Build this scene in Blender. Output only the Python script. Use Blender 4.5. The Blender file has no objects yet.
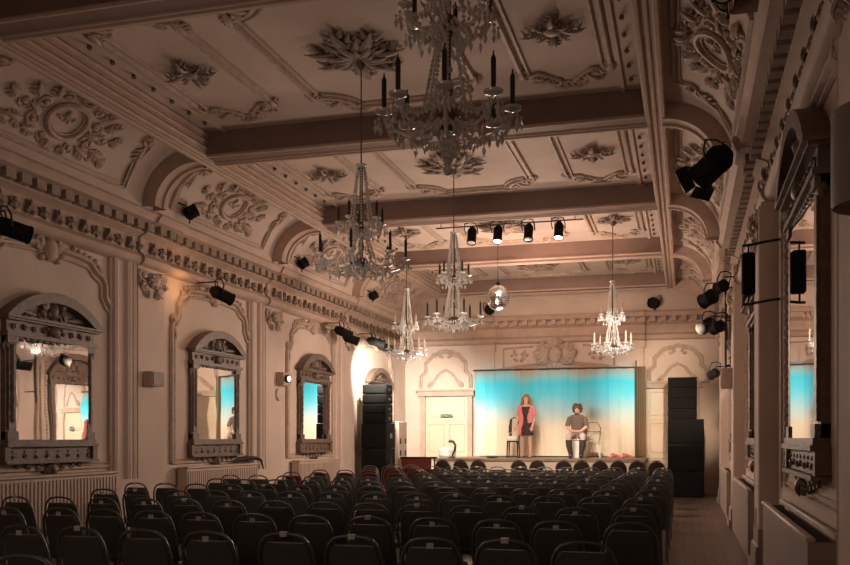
import bpy, math, random
from mathutils import Vector, Matrix
PI = math.pi
S = bpy.context.scene
COL = S.collection
R = random.Random(7)

# ------------------------------------------------------------------ materials
def mat(name, col, rough=.6, metal=0., bump=0., bscale=30., var=0., vscale=3., spec=.5, trans=0., emit=None, estr=0., sheen=0.):
    m = bpy.data.materials.new(name); m.use_nodes = True
    nt = m.node_tree; b = nt.nodes['Principled BSDF']
    b.inputs['Base Color'].default_value = (*col, 1)
    b.inputs['Roughness'].default_value = rough
    b.inputs['Metallic'].default_value = metal
    b.inputs['Specular IOR Level'].default_value = spec
    b.inputs['Transmission Weight'].default_value = trans
    if emit:
        b.inputs['Emission Color'].default_value = (*emit, 1); b.inputs['Emission Strength'].default_value = estr
    tc = nt.nodes.new('ShaderNodeTexCoord')
    if var:
        n = nt.nodes.new('ShaderNodeTexNoise'); n.inputs['Scale'].default_value = vscale; n.inputs['Detail'].default_value = 5
        nt.links.new(tc.outputs['Object'], n.inputs['Vector'])
        r = nt.nodes.new('ShaderNodeValToRGB')
        r.color_ramp.elements[0].position = .3; r.color_ramp.elements[1].position = .7
        r.color_ramp.elements[0].color = (*[c * (1 - var) for c in col], 1)
        r.color_ramp.elements[1].color = (*[min(1, c * (1 + var * .5)) for c in col], 1)
        nt.links.new(n.outputs['Fac'], r.inputs['Fac']); nt.links.new(r.outputs['Color'], b.inputs['Base Color'])
    if bump:
        n = nt.nodes.new('ShaderNodeTexNoise'); n.inputs['Scale'].default_value = bscale; n.inputs['Detail'].default_value = 6
        nt.links.new(tc.outputs['Object'], n.inputs['Vector'])
        bp = nt.nodes.new('ShaderNodeBump'); bp.inputs['Strength'].default_value = bump; bp.inputs['Distance'].default_value = .02
        nt.links.new(n.outputs['Fac'], bp.inputs['Height']); nt.links.new(bp.outputs['Normal'], b.inputs['Normal'])
    return m
M = {}
M['plaster'] = mat('plaster', (.63, .515, .44), .75, bump=.15, bscale=14, var=.10, vscale=1.3, spec=.2)
M['ceil'] = mat('ceiling plaster', (.60, .485, .415), .8, bump=.2, bscale=8, var=.14, vscale=1.1, spec=.2)
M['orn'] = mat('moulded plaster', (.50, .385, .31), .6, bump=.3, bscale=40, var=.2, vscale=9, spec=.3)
M['shadowm'] = mat('shadow-toned plaster', (.33, .25, .20), .55, bump=.3, bscale=40, var=.25, vscale=9, spec=.3)  # plaster darkened to stand in for shadows in the relief
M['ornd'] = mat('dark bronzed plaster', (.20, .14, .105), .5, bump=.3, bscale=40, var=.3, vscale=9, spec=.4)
M['beam'] = mat('shaded beam plaster', (.24, .165, .14), .65, bump=.12, bscale=14, var=.1, spec=.25)  # plaster darkened to stand in for the unlit near faces and undersides
M['corn'] = mat('cornice plaster', (.50, .37, .30), .65, bump=.2, bscale=20, var=.12, vscale=4, spec=.25)
M['frame'] = mat('mirror frame paint', (.165, .112, .084), .45, bump=.35, bscale=35, var=.3, vscale=12, spec=.5)
M['mirror'] = mat('mirror silvering', (.93, .93, .93), .015, 1.)
M['rad'] = mat('radiator cover paint', (.55, .44, .37), .5, var=.05)
M['radd'] = mat('radiator grille', (.10, .08, .07), .5)
M['rpan'] = mat('radiator panel paint', (.34, .27, .225), .5, bump=.06, var=.08)
M['floor'] = mat('dark floorboards', (.13, .085, .068), .42, bump=.1, bscale=9, var=.3, vscale=2.5)
M['black'] = mat('black casing', (.011, .010, .009), .75, spec=.15, bump=.2, bscale=60)
M['blackm'] = mat('black metal', (.02, .02, .02), .35, .3)
M['grille'] = mat('speaker grille', (.010, .010, .0095), .85, spec=.12, bump=.4, bscale=220)
M['fabric'] = mat('black chair fabric', (.098, .10, .094), .92, bump=.3, bscale=90, spec=.15)
M['fabricr'] = mat('dark red chair fabric', (.13, .028, .024), .9, bump=.3, bscale=90, spec=.15)
M['fabricb'] = mat('dark brown chair fabric', (.03, .018, .016), .9, bump=.3, bscale=90, spec=.15)
M['tube'] = mat('dark chair tube', (.11, .115, .10), .42, .3)
M['card'] = mat('white label card', (.62, .60, .56), .6)
M['crystal'] = mat('cut crystal', (.90, .87, .83), .16, 0, trans=.18, spec=1.)
M['candle'] = mat('dark candle tube', (.035, .04, .03), .4)
M['candlew'] = mat('cream candle tube', (.75, .66, .52), .5)
M['brass'] = mat('aged brass', (.16, .13, .085), .35, .7)
M['screen'] = mat('backdrop cloth with painted light', (.80, .80, .80), .9, bump=.1, bscale=3, spec=.1)
M['stage'] = mat('stage boards', (.36, .27, .19), .55, bump=.1, var=.15)
M['skirt'] = mat('cream stage fascia', (.75, .66, .54), .7)
M['door'] = mat('cream painted door', (.70, .57, .43), .5, var=.05)
M['curtain'] = mat('ochre curtain', (.28, .19, .11), .9, bump=.2)
M['skin'] = mat('skin', (.72, .47, .36), .5)
M['hair'] = mat('light brown hair', (.34, .16, .07), .5, bump=.4, bscale=60)
M['haird'] = mat('dark curly hair', (.12, .07, .045), .6, bump=.8, bscale=40)
M['pink'] = mat('pink shawl', (.80, .27, .26), .85, bump=.3)
M['dress'] = mat('dark patterned dress', (.09, .055, .05), .8, var=.9, vscale=25)
M['grey'] = mat('brown grey shirt', (.17, .12, .105), .85, bump=.3)
M['trous'] = mat('dark trousers', (.06, .045, .05), .85)
M['pale'] = mat('pale trousers', (.6, .48, .45), .8)
M['white'] = mat('white paint', (.8, .78, .74), .5)
M['lens'] = mat('lamp lens', (.7, .68, .6), .08, spec=1.)
M['lit'] = mat('lit lamp lens', (1, .8, .55), .3, emit=(1, .72, .42), estr=14)
M['litw'] = mat('lit bulb', (1, .95, .85), .3, emit=(1, .93, .8), estr=12)
M['drum'] = mat('grey shade', (.26, .24, .225), .6)
M['green'] = mat('dark green sign', (.03, .10, .07), .5)
M['ball'] = None
def painted_light_cloth():
    """stage light painted into the cloth: dim top, cyan band, cream below"""
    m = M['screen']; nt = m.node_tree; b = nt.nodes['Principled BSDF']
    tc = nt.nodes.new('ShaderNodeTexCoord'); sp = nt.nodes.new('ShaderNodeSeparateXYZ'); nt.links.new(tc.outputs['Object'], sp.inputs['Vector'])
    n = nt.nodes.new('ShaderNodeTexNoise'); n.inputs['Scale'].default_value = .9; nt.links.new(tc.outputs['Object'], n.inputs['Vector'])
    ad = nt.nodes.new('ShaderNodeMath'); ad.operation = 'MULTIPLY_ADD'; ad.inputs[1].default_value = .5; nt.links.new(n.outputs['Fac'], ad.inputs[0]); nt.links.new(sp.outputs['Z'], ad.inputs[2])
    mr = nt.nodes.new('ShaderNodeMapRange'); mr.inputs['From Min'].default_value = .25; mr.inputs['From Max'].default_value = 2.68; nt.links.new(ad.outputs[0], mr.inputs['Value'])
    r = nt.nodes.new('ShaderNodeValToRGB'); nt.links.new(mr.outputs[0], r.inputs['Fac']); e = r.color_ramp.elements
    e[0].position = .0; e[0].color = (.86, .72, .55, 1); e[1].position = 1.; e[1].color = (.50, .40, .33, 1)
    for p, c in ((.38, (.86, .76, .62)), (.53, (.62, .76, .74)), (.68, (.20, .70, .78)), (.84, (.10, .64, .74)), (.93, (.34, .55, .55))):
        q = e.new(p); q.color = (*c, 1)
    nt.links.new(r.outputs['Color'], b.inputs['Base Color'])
painted_light_cloth()
def ball_mat():
    m = mat('mirror tiles', (.9, .9, .9), .22, 1.); return m
M['ball'] = ball_mat()

# ------------------------------------------------------------------ mesh builder
class MB:
    def __init__(s, fn=None): s.v = []; s.f = []; s.fn = fn
    def add(s, vs, fs):
        o = len(s.v)
        for p in vs:
            s.v.append(tuple(s.fn(*p)) if s.fn else tuple(p))
        for f in fs: s.f.append(tuple(i + o for i in f))
    def box(s, x0, x1, y0, y1, z0, z1, b=0., n=1):
        if b <= 0:
            if n > 1:      # split along y so that a mapping can bend it
                for k in range(n):
                    a = y0 + (y1 - y0) * k / n; c = y0 + (y1 - y0) * (k + 1) / n
                    s.box(x0, x1, a, c, z0, z1)
                return
            s.add([(x0,y0,z0),(x1,y0,z0),(x1,y1,z0),(x0,y1,z0),(x0,y0,z1),(x1,y0,z1),(x1,y1,z1),(x0,y1,z1)],
                  [(0,3,2,1),(4,5,6,7),(0,1,5,4),(1,2,6,5),(2,3,7,6),(3,0,4,7)]); return
        vs = []
        for zz, i in ((z0, b), (z0 + b, 0), (z1 - b, 0), (z1, b)):
            for (xa, ya) in ((x0+b+i*0, y0+i), (x1-b, y0+i), (x1-i, y0+b), (x1-i, y1-b), (x1-b, y1-i), (x0+b, y1-i), (x0+i, y1-b), (x0+i, y0+b)):
                vs.append((xa, ya, zz))
        fs = [tuple(range(7, -1, -1)), tuple(range(24, 32))]
        for k in range(3):
            for j in range(8): fs.append((k*8+j, k*8+(j+1) % 8, k*8+8+(j+1) % 8, k*8+8+j))
        s.add(vs, fs)
    def tube(s, pts, r, n=6, cap=True, closed=False, flat=1., up=None):
        """round tube along pts; r number or list; flat squashes along 'up'"""
        P = [Vector(p) for p in pts]; m = len(P)
        if m < 2: return
        rr = r if isinstance(r, (list, tuple)) else [r] * m
        vs = []; fs = []; prev = None
        for i, p in enumerate(P):
            if closed: t = P[(i+1) % m] - P[i-1]
            else: t = P[min(i+1, m-1)] - P[max(i-1, 0)]
            if t.length < 1e-9: t = Vector((0,0,1))
            t.normalize()
            if up is not None: a = Vector(up)
            else: a = prev if prev is not None else (Vector((0,0,1)) if abs(t.z) < .9 else Vector((1,0,0)))
            a = a - t * a.dot(t)
            if a.length < 1e-6: a = t.orthogonal()
            a.normalize(); prev = a; b = t.cross(a)
            for k in range(n):
                an = 2*PI*k/n
                vs.append(p + (a*math.sin(an)*flat + b*math.cos(an))*rr[i])
        q = m if closed else m-1
        for i in range(q):
            j = (i+1) % m
            for k in range(n): fs.append((i*n+k, i*n+(k+1) % n, j*n+(k+1) % n, j*n+k))
        if cap and not closed:
            fs.append(tuple(range(n-1, -1, -1))); fs.append(tuple((m-1)*n+k for k in range(n)))
        s.add(vs, fs)
    def lathe(s, prof, c=(0,0,0), n=16, axis='z'):
        vs = []; fs = []
        for (r, h) in prof:
            for k in range(n):
                a = 2*PI*k/n; x, y = r*math.cos(a), r*math.sin(a)
                if axis == 'z': vs.append((c[0]+x, c[1]+y, c[2]+h))
                elif axis == 'y': vs.append((c[0]+x, c[1]+h, c[2]+y))
                else: vs.append((c[0]+h, c[1]+x, c[2]+y))
        m = len(prof)
        for i in range(m-1):
            for k in range(n): fs.append((i*n+k, i*n+(k+1) % n, (i+1)*n+(k+1) % n, (i+1)*n+k))
        if prof[0][0] > 1e-5: fs.append(tuple(range(n-1, -1, -1)))
        if prof[-1][0] > 1e-5: fs.append(tuple((m-1)*n+k for k in range(n)))
        s.add(vs, fs)
    def cyl(s, a, b, r0, r1=None, n=14): s.tube([a, b], [r0, r0 if r1 is None else r1], n)
    def ell(s, c, rx, ry, rz, n=8, m=6):
        vs = []; fs = []
        for i in range(m+1):
            t = PI*i/m
            for k in range(n):
                a = 2*PI*k/n
                vs.append((c[0]+rx*math.sin(t)*math.cos(a), c[1]+ry*math.sin(t)*math.sin(a), c[2]+rz*math.cos(t)))
        for i in range(m):
            for k in range(n): fs.append((i*n+k, (i+1)*n+k, (i+1)*n+(k+1) % n, i*n+(k+1) % n))
        s.add(vs, fs)
    def octa(s, c, r, h):
        x, y, z = c
        s.add([(x+r,y,z),(x,y+r,z),(x-r,y,z),(x,y-r,z),(x,y,z+h),(x,y,z-h)],
              [(0,1,4),(1,2,4),(2,3,4),(3,0,4),(1,0,5),(2,1,5),(3,2,5),(0,3,5)])
    def prism(s, pts, w0, w1):
        """polygon in first two axes extruded along third"""
        n = len(pts)
        s.add([(p[0], p[1], w0) for p in pts] + [(p[0], p[1], w1) for p in pts],
              [tuple(range(n-1, -1, -1)), tuple(range(n, 2*n))] + [(k, (k+1) % n, n+(k+1) % n, n+k) for k in range(n)])
    # relief ornament in a (u, v, w) frame, w = out of the surface
    def scroll(s, u, v, r, a0=0., d=1, turns=1.4, th=.03, w=.0, n=16, tail=0.):
        pts = []; rr = []
        for i in range(n+1):
            t = i/n; a = a0 + d*2*PI*turns*t; q = r*(1-.86*t)
            pts.append((u+q*math.cos(a), v+q*math.sin(a), w+th*.4+t*th*.5)); rr.append(th*(.55+.6*t))
        if tail:
            a = a0; p0 = pts[0]
            for k in (1, 2, 3):
                pts.insert(0, (p0[0]+math.sin(a)*d*tail*k/3+math.cos(a)*tail*.1*k, p0[1]-math.cos(a)*d*tail*k/3+math.sin(a)*tail*.1*k, w+.01)); rr.insert(0, th*(.55-.13*k))
        s.tube(pts, rr, 5, up=(0,0,1))
        s.ell((u, v, w+th), th*1.3, th*1.3, th, 6, 4)
    def leaf(s, u, v, a, L, W, w=.0, h=.03, curl=.25):
        """acanthus leaf: midrib plus side lobes"""
        ca, sa = math.cos(a), math.sin(a)
        def q(x, y, z): return (u+x*ca-y*sa, v+x*sa+y*ca, w+z)
        pts = [q(L*t, curl*L*t*t, h*(.4+1.1*math.sin(PI*t*.8))) for t in (0,.2,.4,.6,.8,1)]
        s.tube(pts, [W*x for x in (.15,.3,.36,.3,.2,.05)], 6, flat=.5, up=(0,0,1))
        for t, l in ((.2,.5),(.42,.55),(.64,.42)):
            for sg in (-1, 1):
                x0, y0 = L*t, curl*L*t*t
                s.tube([q(x0,y0,h*.6), q(x0+L*.12, y0+sg*W*l*.8, h*.9), q(x0+L*.24, y0+sg*W*l*1.5, h*.3)], [W*.16, W*.2, W*.05], 5, flat=.6, up=(0,0,1))
    def cluster(s, ru, rv, seed, n=10, th=.03, u0=0, v0=0, w=0):
        q = random.Random(seed)
        for i in range(n):
            a = q.uniform(-PI/2, PI/2); k = q.uniform(.15, 1)**.7
            u, v = ru*k*math.cos(a), rv*k*math.sin(a)
            t = q.choice((0, 1, 1))
            r = min(ru, rv)*q.uniform(.25, .5); an = q.uniform(0, 2*PI); tu = q.uniform(.8, 1.4); d = q.choice((-1, 1))
            for sg in (-1, 1):
                if t == 0: s.scroll(u0+sg*u, v0+v, r*.6, an if sg > 0 else PI-an, d*sg, tu, th, w, 10)
                else: s.leaf(u0+sg*u*.6, v0+v*.6, (an if False else math.atan2(v, u)+q.uniform(-.4,.4)) if sg > 0 else PI-math.atan2(v, u), r*1.6, r*.9, w, th*1.2, .3*sg)
    def build(s, name, m, parent=None, smooth=True, loc=None, **tags):
        me = bpy.data.meshes.new(name); me.from_pydata(s.v, [], s.f); me.update()
        if smooth:
            me.polygons.foreach_set('use_smooth', [True]*len(me.polygons))
            try: me.set_sharp_from_angle(angle=math.radians(38))
            except Exception: pass
        me.materials.append(M[m] if isinstance(m, str) else m)
        o = bpy.data.objects.new(name, me); COL.objects.link(o)
        if parent is not None: o.parent = parent
        if loc: o.location = loc
        for k, v in tags.items(): o[k] = v
        return o
def shrink(o):
    """put a top-level mesh's origin at its own base"""
    me = o.data; xs = [v.co for v in me.vertices]
    c = Vector(((min(v.x for v in xs)+max(v.x for v in xs))/2, (min(v.y for v in xs)+max(v.y for v in xs))/2, min(v.z for v in xs)))
    me.transform(Matrix.Translation(-c)); o.location = c; return o
def tag(o, label, cat, group=None):
    o['label'] = label; o['category'] = cat
    if group: o['group'] = group
    return o
def thing(name, label, cat, loc=(0,0,0), rz=0., group=None, rot=None):
    o = bpy.data.objects.new(name, None); COL.objects.link(o); o.location = loc
    o.rotation_euler = rot if rot else (0, 0, rz); o.empty_display_size = .1
    return tag(o, label, cat, group)
def copy_tree(o, parent=None):
    c = o.copy(); COL.objects.link(c)
    if parent is not None: c.parent = parent
    for ch in list(o.children): copy_tree(ch, c)
    return c
def struct(o): o['kind'] = 'structure'; return o
ntrim = [0]
def trim(mb, m, smooth=True):
    ntrim[0] += 1
    return struct(shrink(mb.build('trim_%d' % ntrim[0], m, None, smooth)))

# ------------------------------------------------------------------ the hall
XL, XR, YF, YB, ZC = -7.95, .98, -3.2, 26.0, 5.80
BE = [-0.95, 3.36, 7.65, 11.95, 16.28, 20.6, 24.9]      # far edges of the ceiling beams
def plane_box(name, x0, x1, y0, y1, z0, z1, m):
    b = MB(); b.box(x0, x1, y0, y1, z0, z1); return struct(b.build(name, m, smooth=False))
def floor_mat():
    m = M['floor']; nt = m.node_tree; b = nt.nodes['Principled BSDF']
    tc = nt.nodes.new('ShaderNodeTexCoord'); br = nt.nodes.new('ShaderNodeTexBrick')
    mp = nt.nodes.new('ShaderNodeMapping'); mp.inputs['Rotation'].default_value = (0, 0, PI/2)
    nt.links.new(tc.outputs['Object'], mp.inputs['Vector']); nt.links.new(mp.outputs['Vector'], br.inputs['Vector'])
    br.inputs['Scale'].default_value = 1.; br.inputs['Brick Width'].default_value = 1.8; br.inputs['Row Height'].default_value = .12; br.inputs['Mortar Size'].default_value = .006
    br.inputs['Color1'].default_value = (.115, .078, .066, 1); br.inputs['Color2'].default_value = (.09, .06, .05, 1); br.inputs['Mortar'].default_value = (.03, .02, .016, 1)
    nt.links.new(br.outputs['Color'], b.inputs['Base Color'])
floor_mat()
plane_box('floor', XL-.3, XR+.3, YF-.3, YB+.3, -.2, 0, 'floor')
plane_box('ceiling', XL-.3, XR+.3, YF-.3, YB+.3, ZC, ZC+.2, 'ceil')
plane_box('wall_left', XL-.3, XL, YF-.3, YB+.3, 0, ZC, 'plaster')
plane_box('wall_right', XR, XR+.3, YF-.3, YB+.3, 0, ZC, 'plaster')
plane_box('wall_back', XL, XR, YB, YB+.3, 0, ZC, 'plaster')
plane_box('wall_rear', XL, XR, YF-.3, YF, 0, ZC, 'plaster')

def sweep(mb, prof, path):
    """prof: list (p, z); path: list of functions? -> list of (x, y, nx, ny): base point and outward normal"""
    n = len(prof); vs = []; fs = []
    for (x, y, nx, ny) in path:
        for (p, z) in prof: vs.append((x+nx*p, y+ny*p, z))
    for i in range(len(path)-1):
        for k in range(n-1): fs.append((i*n+k, i*n+k+1, (i+1)*n+k+1, (i+1)*n+k))
    mb.add(vs, fs)
CP = [(0,4.08),(.10,4.10),(.14,4.14),(.15,4.20),(.12,4.25),(.07,4.28),(.07,4.50),(.11,4.53),(.16,4.55),(.18,4.56),(.18,4.67),(.24,4.69),(.38,4.71),(.40,4.76),(.44,4.80),(.43,4.83),(.20,4.86),(0,4.86)]
def piers(side):
    return [c for c in ((3.8, 8.1, 12.45, 16.8, 21.1) if side == 'L' else (5.0-5.6, 5.0, 10.95+.1, 16.65, 22.35))]
def cornice(side):
    X, nx = (XL, 1) if side == 'L' else (XR, -1)
    path = []; ys = [YF]
    for c in piers(side):
        a, b = c-.36, c+.36
        path_y = [(a-.001, 0), (a, .04), (b, .04), (b+.001, 0)]
        ys += path_y
    ys.append(YB)
    for y in ys:
        if isinstance(y, tuple): path.append((X+nx*y[1], y[0], nx, 0))
        else: path.append((X, y, nx, 0))
    mb = MB(); sweep(mb, CP, path)
    md = MB()
    y = YF+.1
    while y < YB-.1:
        e = .04 if any(abs(y-c) < .36 for c in piers(side)) else 0
        x0, x1 = X+nx*(.16+e), X+nx*(.29+e)
        md.box(min(x0,x1), max(x0,x1), y, y+.17, 4.58, 4.70); y += .27
    trim(mb, 'corn'); trim(md, 'shadowm')  # dentils carry the shadow of their recesses in the colour
    # frieze ornament
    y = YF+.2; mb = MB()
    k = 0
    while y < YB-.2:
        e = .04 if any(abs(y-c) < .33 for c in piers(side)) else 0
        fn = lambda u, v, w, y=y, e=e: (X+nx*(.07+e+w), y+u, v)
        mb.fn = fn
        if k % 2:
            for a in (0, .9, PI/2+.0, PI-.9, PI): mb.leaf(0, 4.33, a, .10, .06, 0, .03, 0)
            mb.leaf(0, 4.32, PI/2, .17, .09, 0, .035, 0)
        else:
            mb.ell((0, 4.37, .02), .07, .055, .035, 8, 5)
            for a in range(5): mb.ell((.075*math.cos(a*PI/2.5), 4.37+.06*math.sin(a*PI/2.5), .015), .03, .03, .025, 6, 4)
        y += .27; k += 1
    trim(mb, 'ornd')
cornice('L'); cornice('R')

# longitudinal ceiling mouldings
for (a, b) in ((-6.70, -6.47), (-.46, -.24)):
    mb = MB(); mb.box(a, b, YF, 25.1, 5.46, ZC)
    for zz_, rr_ in ((5.56, .03), (5.66, .022), (5.76, .035)):
        xx_ = b if a < -3 else a
        mb.tube([(xx_, YF, zz_), (xx_, 25.1, zz_)], rr_, 6)
    for x in (a+.02, b-.02, (a+b)/2): mb.tube([(x, YF, 5.46), (x, 25.1, 5.46)], .035 if x != (a+b)/2 else .02, 6)
    trim(mb, 'corn')
    mb = MB()
    xa = b+.28 if a < -3 else a-.28
    mb.box(min(xa-.03, xa+.03), xa+.03, YF, 25.1, ZC-.03, ZC)
    trim(mb, 'ceil')
# cove geometry
CX = {'L': (-6.66, .87, -1), 'R': (-.27, .83, 1)}
def covemap(side, yc, off=0.):
    cx, a, sg = CX[side]; b = .78; zc = 4.84
    def fn(u, v, w):
        th = PI/4 + v/.83
        co, si = math.cos(th), math.sin(th)
        return (cx + sg*(a-w-off)*co, yc+u, zc+(b-w-off)*si)
    return fn
def th_v(th): return (th-PI/4)*.83
for side in 'LR':
    mb = MB(covemap(side, 0))
    vs = []; fs = []; N = 14
    for i in range(N+1):
        v = th_v(PI/2*i/N)
        vs += [(YF, v, 0), (25.2, v, 0)]
    for i in range(N): fs.append((2*i, 2*i+1, 2*i+3, 2*i+2))
    mb.add(vs, fs); trim(mb, 'ceil')
# rear-to-front back cove
mb = MB(); N = 14
vs = []; fs = []
for i in range(N+1):
    t = PI/2*i/N
    y = 24.95+.72*math.cos(t); z = 4.84+.78*math.sin(t)
    vs += [(XL, y, z), (XR, y, z)]
for i in range(N): fs.append((2*i, 2*i+1, 2*i+3, 2*i+2))
mb.add(vs, fs); trim(mb, 'ceil')
# transverse beams with their ribs down both coves
for b in BE:
    mb = MB(); last = (b == BE[-1])
    w = .34
    mb.box(-6.47, -.46, b-w, b-.05, 5.44, ZC)
    trim(mb, 'beam', False)
    mb = MB()
    for (yy, r) in ((b-.03, .05), (b-.09, .03)):
        mb.tube([(-6.47, yy, 5.45), (-.46, yy, 5.45)], r, 6)
    mb.box(-6.47, -.46, b-.06, b, 5.48, ZC)
    mb.tube([(-6.47, b-w, 5.46), (-.46, b-w, 5.46)], .025, 6)
    if last: pass
    trim(mb, 'corn')
    for side in 'LR':
        mb = MB(covemap(side, b)); h = .20
        w2 = .28; prof = [(-w2, 0), (-w2, h), (-.10, h), (-.09, h+.03), (-.02, h+.03), (0, h-.02), (0, 0)]
        vs = []; fs = []; n = len(prof)
        for i in range(17):
            v = th_v(PI/2*i/16)
            for (u, ww) in prof: vs.append((u, v, ww))
        for i in range(16):
            for k in range(n-1): fs.append((i*n+k, i*n+k+1, (i+1)*n+k+1, (i+1)*n+k))
        mb.add(vs, fs); trim(mb, 'corn')

# back cornice + back pilasters
mb = MB(); CPb = [(p, z+.10) for p, z in CP]
sweep(mb, CPb, [(XL, YB, 0, -1), (-5.80, YB, 0, -1), (-5.799, YB-.08, 0, -1), (-5.2, YB-.08, 0, -1), (-5.199, YB, 0, -1), (-1.65, YB, 0, -1), (-1.649, YB-.08, 0, -1), (-1.05, YB-.08, 0, -1), (-1.049, YB, 0, -1), (XR, YB, 0, -1)])
x = XL+.3
while x < XR-.3:
    mb.box(x, x+.13, YB-.33, YB-.16, 4.67, 4.80); x += .27
trim(mb, 'corn')
for x0, x1 in ((-5.74, -5.26), (-1.60, -1.10)):
    mb = MB(); mb.box(x0, x1, YB-.10, YB, 0, 4.2); mb.box(x0+.08, x1-.08, YB-.13, YB-.09, .2, 3.95); mb.box(x0-.04, x1+.04, YB-.15, YB, 3.98, 4.15)
    trim(mb, 'plaster', False)

# double-line moulding helper
def ridge(mb, path, r=.035, off=.07, closed=False, w=0.):
    n = len(path)
    P = [Vector((p[0], p[1])) for p in path]
    for k, (o, rr) in enumerate(((0, r), (off, r*.6))):
        pts = []
        for i in range(n):
            if closed: t = P[(i+1) % n]-P[i-1]
            else: t = P[min(i+1, n-1)]-P[max(i-1, 0)]
            if t.length < 1e-9: t = Vector((1, 0))
            t.normalize(); nn = Vector((-t.y, t.x))
            pts.append((P[i].x+nn.x*o, P[i].y+nn.y*o, w+rr*.3))
        mb.tube(pts, rr, 6, closed=closed, up=(0,0,1), flat=1.1)
def ceil_panel(u0, u1, v0, v1, c=.32):
    """panel outline with scooped corners"""
    pts = []
    def arc(cx, cy, a0, a1):
        for i in range(7):
            a = a0+(a1-a0)*i/6; pts.append((cx+c*math.cos(a), cy+c*math.sin(a)))
    def seg(p, q, n=3):
        for i in range(1, n): pts.append((p[0]+(q[0]-p[0])*i/n, p[1]+(q[1]-p[1])*i/n))
    arc(u0, v0, PI/2, 0); seg((u0+c, v0), (u1-c, v0))
    arc(u1, v0, PI, PI/2); seg((u1, v0+c), (u1, v1-c))
    arc(u1, v1, -PI/2, -PI); seg((u1-c, v1), (u0+c, v1))
    arc(u0, v1, 0, -PI/2); seg((u0, v1-c), (u0, v0+c))
    return pts
ORD = ['the beam nearest the viewer', 'second', 'third', 'fourth', 'fifth']
def rose(xc, yc, ru, rv, label, seed, big=True):
    mb = MB(lambda u, v, w: (u, v, -w))
    k = 14 if big else 8
    for i in range(k):
        a = 2*PI*i/k
        L = 1/math.sqrt((math.cos(a)/ru)**2+(math.sin(a)/rv)**2) * ((1 if i % 2 == 0 else .68) if big else (1.15 if i % 2 == 0 else .75))
        mb.leaf(.05*math.cos(a), .05*math.sin(a), a, L, L*.34, 0, .06, .12 if i % 4 else -.12)
        if big and i % 2: mb.scroll(L*.95*math.cos(a+.12), L*.95*math.sin(a+.12), .085, a, 1, 1.3, .026, .01, 10)
        if big: mb.leaf(.05*math.cos(a), .05*math.sin(a), a+.2, L*.6, L*.25, .05, .05, -.2)
    mb.lathe([(.10, 0), (.13, .02), (.10, .06), (.04, .08), (0, .08)], n=12)
    o = mb.build('ceiling_rose', 'shadowm', loc=(xc, yc, ZC))  # darker than the ceiling, relief shadow put into the colour
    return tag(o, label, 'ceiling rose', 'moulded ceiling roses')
bays = [(BE[i], BE[i+1]-.34) for i in range(6)]
bayname = ['', 'first ceiling bay from the viewer', 'second ceiling bay from the viewer', 'third ceiling bay from the viewer', 'fourth ceiling bay from the viewer', 'last ceiling bay before the stage']
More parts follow.
